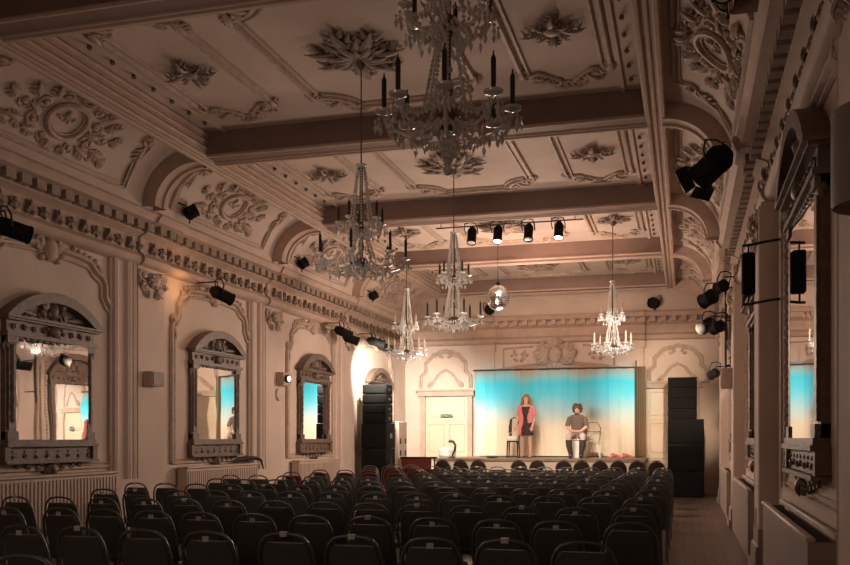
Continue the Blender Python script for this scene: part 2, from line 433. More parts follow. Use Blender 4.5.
for i, (a, b) in enumerate(bays):
    if i == 0: continue
    yc = (a+b)/2
    for j, (u0, u1) in enumerate(((-6.07, -5.05), (-4.50, -2.42), (-1.86, -.83))):
        fn = lambda u, v, w: (u, v, ZC-w)
        mb = MB(fn); ridge(mb, ceil_panel(u0, u1, a+.42, b-.42, .34 if j != 1 else .45), .04, .09, True)
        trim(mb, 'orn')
        mb = MB(fn)
        for su in (0, 1):
            for sv in (0, 1):
                cu, cv = (u0, u1)[su], (a+.42, b-.42)[sv]
                du, dv = (1, -1)[su], (1, -1)[sv]
                mb.scroll(cu+du*.16, cv+dv*.34, .13, -PI/2*dv, du*dv, 1.2, .035, 0, 12)
                mb.scroll(cu+du*.36, cv+dv*.12, .12, PI if du > 0 else 0, -du*dv, 1.2, .03, 0, 12)
                mb.leaf(cu+du*.1, cv+dv*.1, math.atan2(dv, du), .28, .16, 0, .04, .1)
                mb.leaf(cu+du*.02, cv+dv*.3, math.atan2(dv, -du*.1), .3, .13, 0, .04, .1)
                mb.leaf(cu+du*.3, cv+dv*.0, math.atan2(-dv*.1, du), .3, .13, 0, .04, .1)
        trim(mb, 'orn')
    rose(-3.5, yc, .52, .62, 'large leafy central ceiling rose, ' + bayname[i], i, True)
    rose(-5.58, yc, .27, .30, 'small leafy left ceiling rose, ' + bayname[i], i, False)
    rose(-1.34, yc, .27, .30, 'small leafy right ceiling rose, ' + bayname[i], i, False)
    # studs along the strip next to the left moulding
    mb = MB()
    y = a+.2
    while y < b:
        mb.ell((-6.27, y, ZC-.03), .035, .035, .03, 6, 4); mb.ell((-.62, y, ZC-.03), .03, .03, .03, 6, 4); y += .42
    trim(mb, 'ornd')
    # cove frame and medallion
    for side in 'LR':
        mb = MB(covemap(side, yc))
        hu = (b-a)/2-.42
        pts = []
        sc = [(-hu,-.50),(-hu,-.1),(-hu,.2),(-hu+.10,.28),(-hu+.22,.32),(-hu+.24,.48),(-hu+.5,.50),(0,.50)]
        pts = sc + [(-p[0], p[1]) for p in sc[-2::-1]]
        ridge(mb, pts[::-1], .028, .06)
        ridge(mb, [(-hu, -.5), (-hu*.5, -.52), (0, -.52), (hu*.5, -.52), (hu, -.5)], .022, .06)
        trim(mb, 'orn')
        mb = MB(covemap(side, yc, .01))
        for sg in (-1, 1):
            mb.scroll(sg*(hu-.15), .30, .12, PI/2, sg, 1.3, .028, 0, 12); mb.leaf(sg*(hu-.1), .2, -PI/2, .3, .12, 0, .03)
        trim(mb, 'orn')
        # medallion
        mb = MB(lambda u, v, w, f=covemap(side, yc), z=yc: (lambda p: (p[0]-CX[side][0], p[1]-z, p[2]-4.84))(f(u, v, w)))
        ring = [(.31*math.cos(2*PI*k/28), .25*math.sin(2*PI*k/28), .03) for k in range(28)]
        mb.tube(ring, .035, 6, closed=True, up=(0,0,1))
        ring = [(.26*math.cos(2*PI*k/28), .20*math.sin(2*PI*k/28), .015) for k in range(28)]
        mb.tube(ring, .015, 5, closed=True, up=(0,0,1))
        q = random.Random(3)
        for k in range(7): mb.leaf(q.uniform(-.08,.08), q.uniform(-.12,.02), q.uniform(.4, 2.8), .14, .05, 0, .02)
        for sg in (-1, 1):
            for (u, v, r, a0, d, th) in ((.48,.10,.13,PI,1,.03),(.50,-.18,.12,PI,-1,.028),(.30,.30,.09,0,1,.025),(.72,-.02,.10,0,-1,.025),(.24,-.32,.09,0,-1,.022),(.74,.22,.07,0,1,.02),(.66,-.33,.07,0,1,.02)):
                mb.scroll(sg*u, v, r, a0 if sg > 0 else PI-a0, d*sg, 1.3, th, 0, 12)
            for (u, v, an, L) in ((.38,.22,.6,.25),(.42,-.05,0,.25),(.36,-.26,-.5,.26),(.6,.12,.5,.28),(.62,-.22,-.3,.28),(.85,.0,.2,.22),(.12,.33,1.2,.18),(.8,-.3,-.2,.2),(.12,-.33,-1.3,.14)):
                mb.leaf(sg*u, v, an if sg > 0 else PI-an, L, .12, 0, .035, .25*sg)
        mb.leaf(0, .30, PI/2, .2, .16, 0, .05, 0)
        o = mb.build('cove_medallion', 'orn', loc=(CX[side][0], yc, 4.84))
        tag(o, 'oval scrollwork medallion on the %s cove, %s' % ({'L':'left','R':'right'}[side], bayname[i]), 'medallion', 'cove medallions')

# ------------------------------------------------------------------ left wall
def lw(yc): return lambda u, v, w: (XL+w, yc+u, v)
def rw(yc): return lambda u, v, w: (XR-w, yc-u, v)
def bw(xc): return lambda u, v, w: (xc+u, YB-w, v)
def wall_frame(fn, hw, z0=1.1, zs=3.35, zt=3.92, m='orn', seed=1):
    mb = MB(fn)
    half = [(-hw, z0), (-hw, 2.), (-hw, zs-.1), (-hw+.03, zs), (-hw+.12, zs+.06), (-hw+.20, zs+.16), (-hw+.20, zs+.32), (-hw+.27, zs+.42), (-hw+.42, zs+.48), (-hw+.55, zt+.02), (-hw+.8, zt+.05), (0, zt+.08)]
    pts = half + [(-p[0], p[1]) for p in half[-2::-1]]
    ridge(mb, pts, .045, -.10)
    ridge(mb, [(-hw, z0), (0, z0), (hw, z0)], .03, .06)
    for sg in (-1, 1):
        mb.scroll(sg*(hw-.05), zs+.06, .085, PI if sg > 0 else 0, -sg, 1.3, .04, 0, 12)
        mb.scroll(sg*(hw-.36), zt-.06, .085, PI if sg > 0 else 0, sg, 1.3, .035, 0, 12)
        mb.leaf(sg*(hw-.05), zs, -PI/2, .25, .1, 0, .04)
        for k in range(5):
            mb.ell((sg*(hw-.42-.0-.12*k), zt+.05+.02*k, .02), .05, .04, .035, 6, 4)
    trim(mb, m)
    mb = MB(fn)
    mb.cluster(.42, .15, seed, 8, .035, 0, zt+.02)
    mb.ell((0, zt+.02, .04), .13, .16, .07, 10, 6)
    mb.scroll(.18, zt+.10, .10, PI, 1, 1.3, .04); mb.scroll(-.18, zt+.10, .10, 0, -1, 1.3, .04)
    trim(mb, m)
def capital(fn, seed, m='orn', q=1.55):
    f2 = lambda u, v, w: fn(u*q, v, w)
    mb = MB(f2)
    mb.ell((0, 3.90, .05), .09, .12, .08, 8, 6)
    for sg in (-1, 1):
        mb.scroll(sg*.16, 3.97, .10, PI if sg > 0 else 0, sg, 1.4, .035)
        mb.scroll(sg*.13, 3.78, .08, PI if sg > 0 else 0, -sg, 1.3, .03)
        mb.leaf(sg*.06, 3.75, -PI/2+sg*.5, .13, .09, 0, .05)
        mb.leaf(sg*.15, 3.88, -PI/2+sg*.9, .12, .08, 0, .05)
    for k in range(8): mb.leaf(0, 3.90, PI*k/4, .13, .07, .03, .05, 0)
    trim(mb, m)
Lc = [5.8, 10.15, 14.5, 18.95, 23.3]
for i, c in enumerate(Lc):
    wall_frame(lw(c), 1.40, 1.1, seed=i)
for c in piers('L'):
    mb = MB(lw(c)); mb.box(-.36, .36, 0, 4.09, 0, .07); trim(mb, 'plaster', False)
    capital(lambda u, v, w, f=lw(c): f(u, v, w+.07), 3)
    # clustered shafts on the near side
    mb = MB(lw(c))
    mb.box(-1.02, -.40, 0, 4.09, 0, .05)
    for u, r in ((-.93, .06), (-.62, .075), (-.46, .05)):
        mb.tube([(u, 0, .05), (u, 4.09, .05)], r, 8)
    mb.box(-1.04, -.38, 0, .9, 0, .14)
    trim(mb, 'plaster')
mb = MB(); mb.box(XL, XL+.035, YF, YB, 0, .25); mb.tube([(XL+.02, YF, .27), (XL+.02, YB, .27)], .025, 6)
struct(shrink(mb.build('baseboard_left', 'plaster')))

# ------------------------------------------------------------------ mirrors
def make_mirror(fn0, yc, side, label, plain=False, vt=0., gw=.66, z0=1.48, z1=2.74, cw=.19, dp=.10, top=3.36, tilt=0.):
    X = XL if side == 'L' else XR; sx = 1 if side == 'L' else -1
    t = thing('wall_mirror', label, 'mirror', (X, yc, z0), 0, 'carved mirrors on the side walls')
    F = lambda u, v, w: (sx*w, (u if side == 'L' else -u), v-z0)
    mb = MB(F)
    # bevelled glass with softly uneven surface
    n = 10; vs = []; fs = []
    q = random.Random(int(yc*10))
    for i in range(n+1):
        for j in range(n+1):
            u = -gw+2*gw*i/n; v = z0+(z1-z0)*j/n
            vs.append((u, v, .045+.0008*math.sin(5*u+q.random())+.0006*math.cos(6*v) + (.025 if abs(tilt) > .025 else 0) + tilt*u + vt*(v-(z0+z1)/2)))
    for i in range(n):
        for j in range(n): fs.append((i*(n+1)+j, (i+1)*(n+1)+j, (i+1)*(n+1)+j+1, i*(n+1)+j+1))
    mb.add(vs, fs); mb.box(-gw, gw, z0, z1, .0, .004)
    mb.build('mirror_glass', 'mirror', t)
    for sg in (-1, 1):
        mb = MB(F); u = sg*(gw+cw/2)
        mb.box(u-cw/2, u+cw/2, z0-.05, z1+.05, 0, dp*.6)
        mb.box(u-cw/2+.035, u+cw/2-.035, z0+.12, z1-.1, dp*.5, dp*.85)
        mb.box(u-cw/2-.0, u+cw/2+.0, z0-.05, z0+.10, 0, dp); mb.box(u-cw/2, u+cw/2, z1-.08, z1+.06, 0, dp)
        v = z0+.2
        while v < z1-.12 and not plain: mb.leaf(u, v, PI/2, .14, .055, dp*.85, .014, 0); v += .12
        mb.scroll(u+sg*cw*.35, z1-.12, .07, 0, sg, 1.3, .03, dp*.3)
        mb.build('frame_column', 'frame', t)
    W = gw+cw
    mb = MB(F)
    mb.box(-W-.03, W+.03, z1, z1+.05, 0, dp+.02); mb.box(-W, W, z1+.05, z1+.20, 0, dp*.8)
    mb.box(-W-.05, W+.05, z1+.195, z1+.22, 0, dp+.05); mb.box(-W-.09, W+.09, z1+.22, z1+.25, 0, dp+.09)
    for k in range(9):
        u = -W+.12+(2*W-.24)*k/8
        mb.scroll(u, z1+.125, .045, 0, 1 if k % 2 else -1, 1.2, .018, dp*.8, 8)
    mb.ell((0, z1+.125, dp*.8+.02), .11, .09, .06, 8, 6)
    mb.cluster(.22, .09, 5, 5, .022, 0, z1+.12, dp*.8)
    # small cresting over the glass
    for k in range(11):
        u = -gw*.9+gw*1.8*k/10; mb.ell((u, z1-.01, .07), gw*.09, .028, .02, 6, 4)
    mb.build('entablature', 'frame', t)
    # segmental pediment
    mb = MB(F); zb = z1+.25; H = top-zb; Wp = W+.09
    N = 20; Rr = (Wp*Wp+H*H)/(2*H); zc = top-Rr
    def arcp(r, n=N):
        a1 = math.asin(min(1, Wp/Rr)); return [(r*math.sin(-a1+2*a1*k/n), zc+r*math.cos(-a1+2*a1*k/n)) for k in range(n+1)]
    inner = arcp(Rr-.13); outer = arcp(Rr)
    for k in range(N):
        q4 = [inner[k], inner[k+1], outer[k+1], outer[k]]
        mb.prism([(max(-Wp, min(Wp, p[0])), max(zb-.0, p[1])) for p in q4], 0, dp+.09)
        q5 = [(inner[k][0], zb), (inner[k+1][0], zb), (inner[k+1][0], max(zb, inner[k+1][1])), (inner[k][0], max(zb, inner[k][1]))]
        mb.prism(q5, 0, dp*.55)
    mb.build('pediment', 'frame', t, smooth=False)
    mb = MB(F)
    mb.cluster(.3, H*.34, 11, 6, .03, 0, zb+H*.4, dp*.5)
    mb.ell((0, zb+H*.42, dp*.6), .10, H*.36, .08, 10, 6)
    for sg in (-1, 1):
        mb.scroll(sg*.17, zb+H*.62, .10, 0 if sg > 0 else PI, sg, 1.3, .045, dp*.5)
        mb.scroll(sg*.2, zb+H*.25, .08, 0 if sg > 0 else PI, -sg, 1.3, .035, dp*.5)
        mb.leaf(sg*.28, zb+.06, 0 if sg > 0 else PI, W*.5, .09, dp*.5, .03, .1*sg)
    mb.build('crest', 'frame', t)
    # console shelf and apron
    mb = MB(F)
    mb.box(-W-.04, W+.04, z0-.09, z0-.05, 0, dp+.035); mb.box(-W-.01, W+.01, z0-.05, z0, 0, dp+.015)
    mb.build('shelf', 'frame', t, smooth=False)
    mb = MB(F)
    mb.box(-W, W, z0-.27, z0-.09, 0, dp*.7); mb.box(-W-.05, W+.05, z0-.30, z0-.265, 0, dp+.03)
    for k in range(8):
        u = -W*.86+W*1.72*k/7; mb.ell((u, z0-.15, dp*.72), .02, .02, .012, 6, 4)
        mb.scroll(u, z0-.21, .035, 0, 1 if k % 2 else -1, 1.1, .012, dp*.7, 8)
    for sg in (-1, 1):
        mb.box(sg*W-.05 if sg < 0 else W-.05, sg*W+.05 if sg < 0 else W+.05, z0-.27, z0-.09, 0, dp+.005)
        for (u, v, r) in ((W*.72,-.325,.05),(W*.5,-.34,.055),(W*.28,-.36,.06),(W*.12,-.40,.05)):
            mb.scroll(sg*u, z0+v, r, PI/2, sg, 1.3, .018, dp*.3)
    mb.prism([(-W*.95, z0-.29), (-W*.8, z0-.335), (-W*.6, z0-.325), (-W*.45, z0-.37), (-W*.3, z0-.36), (-W*.12, z0-.43), (0, z0-.45), (W*.12, z0-.43), (W*.3, z0-.36), (W*.45, z0-.37), (W*.6, z0-.325), (W*.8, z0-.335), (W*.95, z0-.29)], 0, dp*.35)
    mb.leaf(0, z0-.30, -PI/2, .17, .16, dp*.4, .05, 0)
    mb.build('apron', 'frame', t)
    return t
mlab = ['large carved mirror on the left wall at the picture edge, reflecting a chandelier', 'carved mirror on the left wall, second from the left edge', 'carved mirror on the left wall just before the loudspeaker tower', 'carved mirror on the left wall beyond the loudspeaker tower']
for c, l, ti, vt in zip(Lc[1:], mlab, (.09, .024, -.02, 0), (-.012, 0, 0, 0)): make_mirror(None, c, 'L', l, tilt=ti, vt=vt)
make_mirror(None, 7.9, 'R', 'big dark carved mirror nearest the viewer on the right wall', True, 0., tilt=-.026, gw=.75, z0=1.50, z1=3.35, cw=.19, dp=.105, top=4.06)
make_mirror(None, 13.2, 'R', 'second dark carved mirror from the viewer on the right wall', plain=True, gw=.75, z0=1.50, z1=3.1, cw=.18, dp=.105, top=3.85)
make_mirror(None, 18.8, 'R', 'third and farthest dark carved mirror on the right wall', plain=True, gw=.75, z0=1.50, z1=3.1, cw=.18, dp=.105, top=3.85)

# ------------------------------------------------------------------ right wall
for c in piers('R')[1:]:
    mb = MB(rw(c)); mb.box(-.34, .34, .5, 4.09, 0, .18); mb.box(-.26, .26, .7, 3.6, .17, .20)
    for u in (-.3, .3): mb.tube([(u, .5, .17), (u, 4.05, .17)], .035, 8)
    trim(mb, 'plaster')
    mb = MB(rw(c)); mb.box(-.40, .40, 0, .12, 0, .27); mb.box(-.38, .38, .12, .26, 0, .24); mb.tube([(-.38, .28, .2), (.38, .28, .2)], .04, 6); mb.box(-.36, .36, .26, .5, 0, .21)
    trim(mb, 'rpan')
    capital(lambda u, v, w, f=rw(c): f(u, v, w+.18), 4, 'orn', 1.1)
for c, hw in ((7.95, 1.95), (13.85, 1.95), (19.5, 1.95), (2.2, 1.95)):
    wall_frame(rw(c), hw, 1.0, 3.75, 4.0, seed=int(c), m='orn')
    mb = MB(rw(c))      # beaded outer line
    v = 1.05
    while v < 3.6:
        for u in (-hw+.22, hw-.22): mb.ell((u, v, .02), .022, .03, .022, 6, 4)
        v += .085
    trim(mb, 'orn')
mb = MB(); mb.box(XR-.05, XR, YF, YB, 0, .24); mb.tube([(XR-.04, YF, .26), (XR-.04, YB, .26)], .03, 6)
struct(shrink(mb.build('baseboard_right', 'rpan')))
mb = MB(); mb.box(XL+.01, XR-.01, YB-.04, YB, 0, .2); struct(shrink(mb.build('baseboard_back', 'plaster')))

# radiator covers
def rad_left(y0, y1, label):
    t = thing('radiator_cover', label, 'radiator', (XL+.04, (y0+y1)/2, 0), 0, 'ribbed radiator covers on the left wall'); h = (y1-y0)/2
    mb = MB(); mb.box(0, .17, -h, h, .08, 1.0); mb.box(0, .15, -h+.03, h-.03, 0, .08); mb.build('casing', 'rad', t, smooth=False)
    mb = MB(); y = -h+.03
    while y < h-.03: mb.box(.171, .19, y, y+.035, .12, .96); y += .07
    mb.build('ribbed_front', 'rad', t, smooth=False)
    mb = MB(); mb.box(-.0, .20, -h-.02, h+.02, 1.0, 1.035, .008); mb.build('top_board', 'rad', t, smooth=False)
rad_left(8.75, 11.35, 'ribbed cream radiator cover under the mirror at the left picture edge')
rad_left(13.25, 15.8, 'ribbed cream radiator cover under the second mirror on the left wall')
rad_left(17.75, 20.1, 'ribbed cream radiator cover under the mirror before the loudspeaker tower')
def rad_right(y0, y1, label):
    t = thing('radiator_cover', label, 'radiator', (XR-.035, (y0+y1)/2, 0), 0, 'panelled radiator covers on the right wall'); h = (y1-y0)/2
    mb = MB(); mb.box(-.20, -.17, -h, h, .10, .84)
    for a, b in ((-h, -h+.03), (h-.03, h)): mb.box(-.17, 0, a, b, 0, .84)
    mb.box(-.195, -.17, -h, h, 0, .1); mb.build('panel', 'rpan', t, smooth=False)
    mb = MB(); mb.box(-.215, -.155, -h-.03, h+.03, .84, .875, .01); mb.build('front_rail', 'rad', t)
    mb = MB(); mb.box(-.045, -.0, -h-.03, h+.03, .85, .90, .01); mb.build('back_rail', 'rad', t)
    mb = MB(); mb.box(-.17, -.03, -h+.03, h-.03, .76, .78)
    y = -h+.06
    while y < h-.05: mb.box(-.155, -.045, y, y+.012, .78, .84); y += .06
    mb.build('radiator_fins', 'radd', t, smooth=False)
rad_right(6.25, 9.7, 'panelled radiator cover with twin top rails nearest the viewer on the right wall')
rad_right(12.0, 15.9, 'panelled radiator cover on the right wall under the second mirror')
rad_right(18.0, 21.4, 'panelled radiator cover on the right wall under the farthest mirror')

# ------------------------------------------------------------------ back wall
def back_panel(x0, x1, z0, z1, seed):
    xc = (x0+x1)/2; hw = (x1-x0)/2
    mb = MB(bw(xc))
    pts = [(-hw, z0), (-hw, z0+.35), (-hw+.15, z0+.5), (-hw+.15, z1-.35), (-hw+.4, z1-.1), (-.2, z1-.05), (0, z1), (.2, z1-.05), (hw-.4, z1-.1), (hw-.15, z1-.35), (hw-.15, z0+.5), (hw, z0+.35), (hw, z0)]
    ridge(mb, pts, .035, -.07)
    pts = [(-hw*.7, z0+.05), (-hw*.5, z0+.2), (-hw*.25, z0+.45), (0, z0+.55), (hw*.25, z0+.45), (hw*.5, z0+.2), (hw*.7, z0+.05)]
    ridge(mb, pts, .025, -.05)
    mb.cluster(.35, .14, seed, 7, .03, 0, z1-.12)
    for sg in (-1, 1): mb.scroll(sg*hw*.6, z0+.12, .1, PI/2, sg, 1.3, .03)
    trim(mb, 'orn')
back_panel(-7.5, -5.95, 2.95, 4.05, 3); back_panel(-.98, .6, 3.0, 4.05, 5)
def door(n, x0, x1, z1, zb=0.):
    d = MB(bw(0)); d.box(x0, x1, zb, z1, 0, .03); d = struct(d.build('door_%d' % n, 'door', smooth=False))
    mb = MB(bw(0))
    mb.box(x0-.14, x0, zb, z1+.12, 0, .11); mb.box(x1, x1+.14, zb, z1+.12, 0, .11); mb.box(x0-.2, x1+.2, z1, z1+.14, 0, .18); mb.box(x0-.26, x1+.26, z1+.14, z1+.19, 0, .24)
    mb.build('door_frame', 'corn', d, smooth=False)
    mb = MB(bw(0)); mb.box(x0, x1, 2.00, 2.04, .03, .05); mb.box((x0+x1)/2-.01, (x0+x1)/2+.01, zb, 2.0, .03, .045)
    for a, b in ((x0+.1, (x0+x1)/2-.08), ((x0+x1)/2+.08, x1-.1)):
        for z0, zz in ((1.1, 1.9), (.15, .95)):
            ridge(mb, [(a, z0), (b, z0), (b, zz), (a, zz)], .012, .03, True, .03)
    ridge(mb, [(x0+.1, 2.12), (x1-.1, 2.12), (x1-.1, z1-.1), (x0+.1, z1-.1)], .012, .03, True, .03)
    mb.build('door_moulding', 'door', d)
door(1, -7.32, -6.05, 2.72); door(2, -1.02, .25, 2.86)
# exit sign on left door
t = thing('door_sign', 'small dark sign on the cream door left of the stage', 'sign', (-6.68, YB-.035, 2.08))
mb = MB(); mb.ell((-.11, -.03, .06), .075, .012, .055, 12, 6); mb.ell((0, -.03, .06), .085, .014, .06, 12, 6); mb.ell((.11, -.03, .06), .075, .012, .055, 12, 6); mb.box(-.17, .17, -.02, 0, .03, .09); mb.build('plate', 'green', t)
for k, x in enumerate((-.11, 0, .11)):
    mb = MB(); mb.tube([(x+.035*math.cos(a*PI/5), -.047, .06+.025*math.sin(a*PI/5)) for a in range(10)], .006, 5, closed=True); mb.build('glyph', 'card', t)
# centre cartouche
mb = MB(lambda u, v, w: (u, -w, v))
mb.ell((0, 0, .03), .20, .25, .10, 14, 8)
for sg in (-1, 1):
    for (u, v, r, d) in ((.3, .16, .15, 1), (.32, -.14, .14, -1), (.14, .36, .11, 1), (.16, -.34, .10, -1), (.52, .02, .10, 1)):
        mb.scroll(sg*u, v, r, 0 if sg > 0 else PI, d*sg, 1.4, .045)
    for k in range(5): mb.leaf(sg*.2, 0, (-.9+.45*k) if sg > 0 else PI-(-.9+.45*k), .42, .16, 0, .05, .2*sg)
mb.leaf(0, .2, PI/2, .32, .2, 0, .06, 0); mb.leaf(0, -.2, -PI/2, .25, .2, 0, .06, 0)
tag(mb.build('cartouche', 'orn', loc=(-3.52, YB-.10, 3.86)), 'large scrolled plaster cartouche on the wall above the blue backdrop', 'cartouche')
# low arch head over the backdrop, wall panel lines
mb = MB(bw(-3.45)); pts = [(-1.95 + 3.9*k/24, 3.30+.22*math.sin(PI*k/24)) for k in range(25)]
ridge(mb, pts, .06, .11); trim(mb, 'corn')
mb = MB(bw(-3.45))
for sg in (-1, 1):
    mb.cluster(.32, .16, 21, 7, .03, sg*1.1, 3.85)
    mb.tube([(sg*1.55, 3.5, .02), (sg*1.55, 4.05, .02), (sg*.7, 4.1, .02)], .03, 6)
trim(mb, 'orn')

# ------------------------------------------------------------------ stage
mb = MB(); mb.box(-7.0, -.95, 23.3, YB-.05, .90, .97); o = mb.build('stage_platform', 'stage', smooth=False)
st = thing('stage', 'low wooden stage with cream front below the blue backdrop', 'stage', (-3.9, 24.6, 0))
bpy.data.objects.remove(o)
mb = MB(); mb.box(-2.5, 2.95, -1.25, 1.2, .90, .97, .01); mb.build('stage_floor', 'stage', st, smooth=False)
mb = MB(); mb.box(-2.45, 2.9, -1.2, 1.15, 0, .90)
x = -2.45
while x < 2.85: mb.box(x, x+.5, -1.215, -1.19, .02, .88); x += .53
mb.build('fascia', 'skirt', st, smooth=False)
# backdrop cloth
t = thing('backdrop', 'wide blue and cream lit cloth backdrop hanging behind the two people', 'backdrop', (-3.53, 25.62, .97))
mb = MB(); vs = []; fs = []; NX, NZ = 90, 8
for i in range(NX+1):
    x = -2.22+4.44*i/NX
    for j in range(NZ+1):
        z = .03+2.40*j/NZ; vs.append((x, .018*math.sin(x*17)+.012*math.sin(x*41+z), z))
for i in range(NX):
    for j in range(NZ): fs.append((i*(NZ+1)+j, (i+1)*(NZ+1)+j, (i+1)*(NZ+1)+j+1, i*(NZ+1)+j+1))
n0 = len(vs); vs += [(v[0], v[1]+.02, v[2]) for v in vs]; fs += [tuple(i+n0 for i in f[::-1]) for f in fs]
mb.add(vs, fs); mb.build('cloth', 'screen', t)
mb = MB(); mb.tube([(-2.28, 0, 2.45), (2.28, 0, 2.45)], .025, 8); mb.build('top_batten', 'brass', t)
for sx, nm in ((2.36, 'r'),):
    mb = MB(); n = 14
    vs = []; fs = []
    for i in range(n+1):
        x = sx-.14+.28*i/n
        for z in (0.03, 1.25, 2.5 if sx < 0 else 2.48): vs.append((x, .08+.03*math.sin(i*2.1), z))
    for i in range(n): fs += [(i*3, (i+1)*3, (i+1)*3+1, i*3+1), (i*3+1, (i+1)*3+1, (i+1)*3+2, i*3+2)]
    n0 = len(vs); vs += [(v[0], v[1]+.015, v[2]) for v in vs]; fs += [tuple(k+n0 for k in f[::-1]) for f in fs]
    mb.add(vs, fs); mb.build('side_drape', 'curtain', t)
# poles either side of the backdrop
mb = MB(); mb.tube([(0, 0, 0), (0, 0, 2.62)], .02, 8); mb.lathe([(.16, 0), (.16, .02), (.03, .04)], n=12)
tag(mb.build('backdrop_pole', 'brass', loc=(-1.27, 25.40, .97)), 'thin pole standing at the right edge of the blue backdrop', 'pole')

# ------------------------------------------------------------------ people
def skin(name, verts, edges, radii, m, parent, sub=2, root=0):
    me = bpy.data.meshes.new(name); me.from_pydata(verts, edges, []); me.update()
    o = bpy.data.objects.new(name, me); COL.objects.link(o); o.parent = parent
    md = o.modifiers.new('skin', 'SKIN'); md.use_smooth_shade = True
    if not me.skin_vertices: 
        bpy.context.view_layer.objects.active = o
    sv = me.skin_vertices[0].data
    for i, r in enumerate(radii): sv[i].radius = r if isinstance(r, tuple) else (r, r)
    for i in range(len(sv)): sv[i].use_root = (i == root)
    sb = o.modifiers.new('sub', 'SUBSURF'); sb.levels = sub; sb.render_levels = sub
    me.materials.append(M[m]); return o
def chain(V, E, Rr, start, pts):
    p = start
    for (co, r) in pts:
        V.append(co); Rr.append(r); E.append((p, len(V)-1)); p = len(V)-1
    return p
def face(parent, c, r, m_eye='haird'):
    mb = MB()
    for s in (-1, 1): mb.ell((c[0]+s*r*.33, c[1]-r*.88, c[2]+r*.08), r*.10, r*.06, r*.07, 8, 6)
    mb.build('eyes', m_eye, parent)
    mb = MB(); mb.ell((c[0], c[1]-r*.95, c[2]-r*.18), r*.11, r*.17, r*.2, 8, 6); mb.build('nose', 'skin', parent)
    mb = MB(); mb.ell((c[0], c[1]-r*.82, c[2]-r*.55), r*.24, r*.08, r*.06, 8, 6); mb.build('mouth', 'pink', parent)
# standing woman, 1.65 m, faces the hall (-Y)
W = thing('person', 'standing person with long light brown hair in a pink shawl and dark dress on stage', 'person', (-4.07, 24.3, .975))
V = [(0,0,.90)]; E_ = []; Rr = [(.15,.11)]
ch = chain(V, E_, Rr, 0, [((0,0,1.05),(.12,.09)), ((0,0,1.22),(.145,.10)), ((0,0,1.34),(.13,.08))])
nk = chain(V, E_, Rr, ch, [((0,-.01,1.41),.048), ((0,-.02,1.47),.055), ((0,-.02,1.545),(.075,.09)), ((0,-.01,1.61),(.06,.07))])
for s in (-1, 1):
    chain(V, E_, Rr, ch, [((s*.17,0,1.33),.055), ((s*.22,0,1.08),.042), ((s*(.20 if s > 0 else .24),-.10,.88),.033), ((s*(.17 if s > 0 else .27),-.14,.80),.03)])
    chain(V, E_, Rr, 0, [((s*.09,0,.82),.095), ((s*.10,-.01,.48),.058), ((s*.11,.01,.28),.055), ((s*.11,.02,.08),.034), ((s*.12,-.03,.035),.035), ((s*.13,-.12,.03),.03)])
skin('body', V, E_, Rr, 'skin', W)
for s, (hx, hy, hz) in ((1, (.17,-.15,.78)), (-1, (-.27,-.15,.78))):
    mb = MB(); mb.ell((hx, hy, hz), .035, .02, .045, 8, 6)
    for k in range(4): mb.tube([(hx-.026+.017*k, hy, hz-.03), (hx-.026+.017*k, hy-.008, hz-.065), (hx-.024+.016*k, hy+.004, hz-.088+.008*abs(k-1.5))], [.0095, .009, .006], 6)
    mb.tube([(hx-s*.03, hy-.005, hz+.01), (hx-s*.045, hy-.02, hz-.02), (hx-s*.04, hy-.025, hz-.045)], [.011, .010, .007], 6)
    mb.build('hand', 'skin', W)
face(W, (0, -.02, 1.55), .085)
mb = MB()
mb.lathe([(.125,1.36),(.15,1.3),(.155,1.2),(.135,1.05),(.15,.95),(.19,.78),(.20,.62),(.185,.60),(.14,.75),(.1,1.0)], n=20)
mb.build('dress', 'dress', W)
mb = MB()   # shawl: two long panels over the shoulders joined behind the neck
for s in (-1, 1):
    mb.tube([(s*.03,.09,1.42), (s*.11,.03,1.38), (s*.12,-.10,1.28), (s*.11,-.13,1.05), (s*.12,-.14,.92 if s > 0 else .60)], [.05,.06,.065,.06,.05 if s > 0 else .075], 8, flat=.35, up=(0,1,0))
mb.tube([(-.12,.05,1.36), (0,.10,1.38), (.12,.05,1.36)], .05, 8)
for s in (-1, 1): mb.tube([(s*.14,0,1.37), (s*.19,0,1.26), (s*.215,-.02,1.10)], [.06,.062,.055], 8)
mb.build('shawl', 'pink', W)
mb = MB()
mb.ell((0, .045, 1.60), .10, .105, .10, 14, 10)
for k in range(13):
    a = -.1+ (PI+.2)*k/12; x, y = .10*math.cos(a), .03+.09*math.sin(a)
    mb.tube([(x*.9, y, 1.60), (x*1.15, y, 1.45), (x*1.35, y-.01, 1.28), (x*1.2, y-.02, 1.12)], [.035,.042,.038,.012], 6)
h = mb.build('hair', 'hair', W)
for s in (-1, 1):
    mb = MB(); mb.ell((s*.12, -.06, .035), .045, .11, .035, 10, 6); mb.build('shoe', 'pale', W)
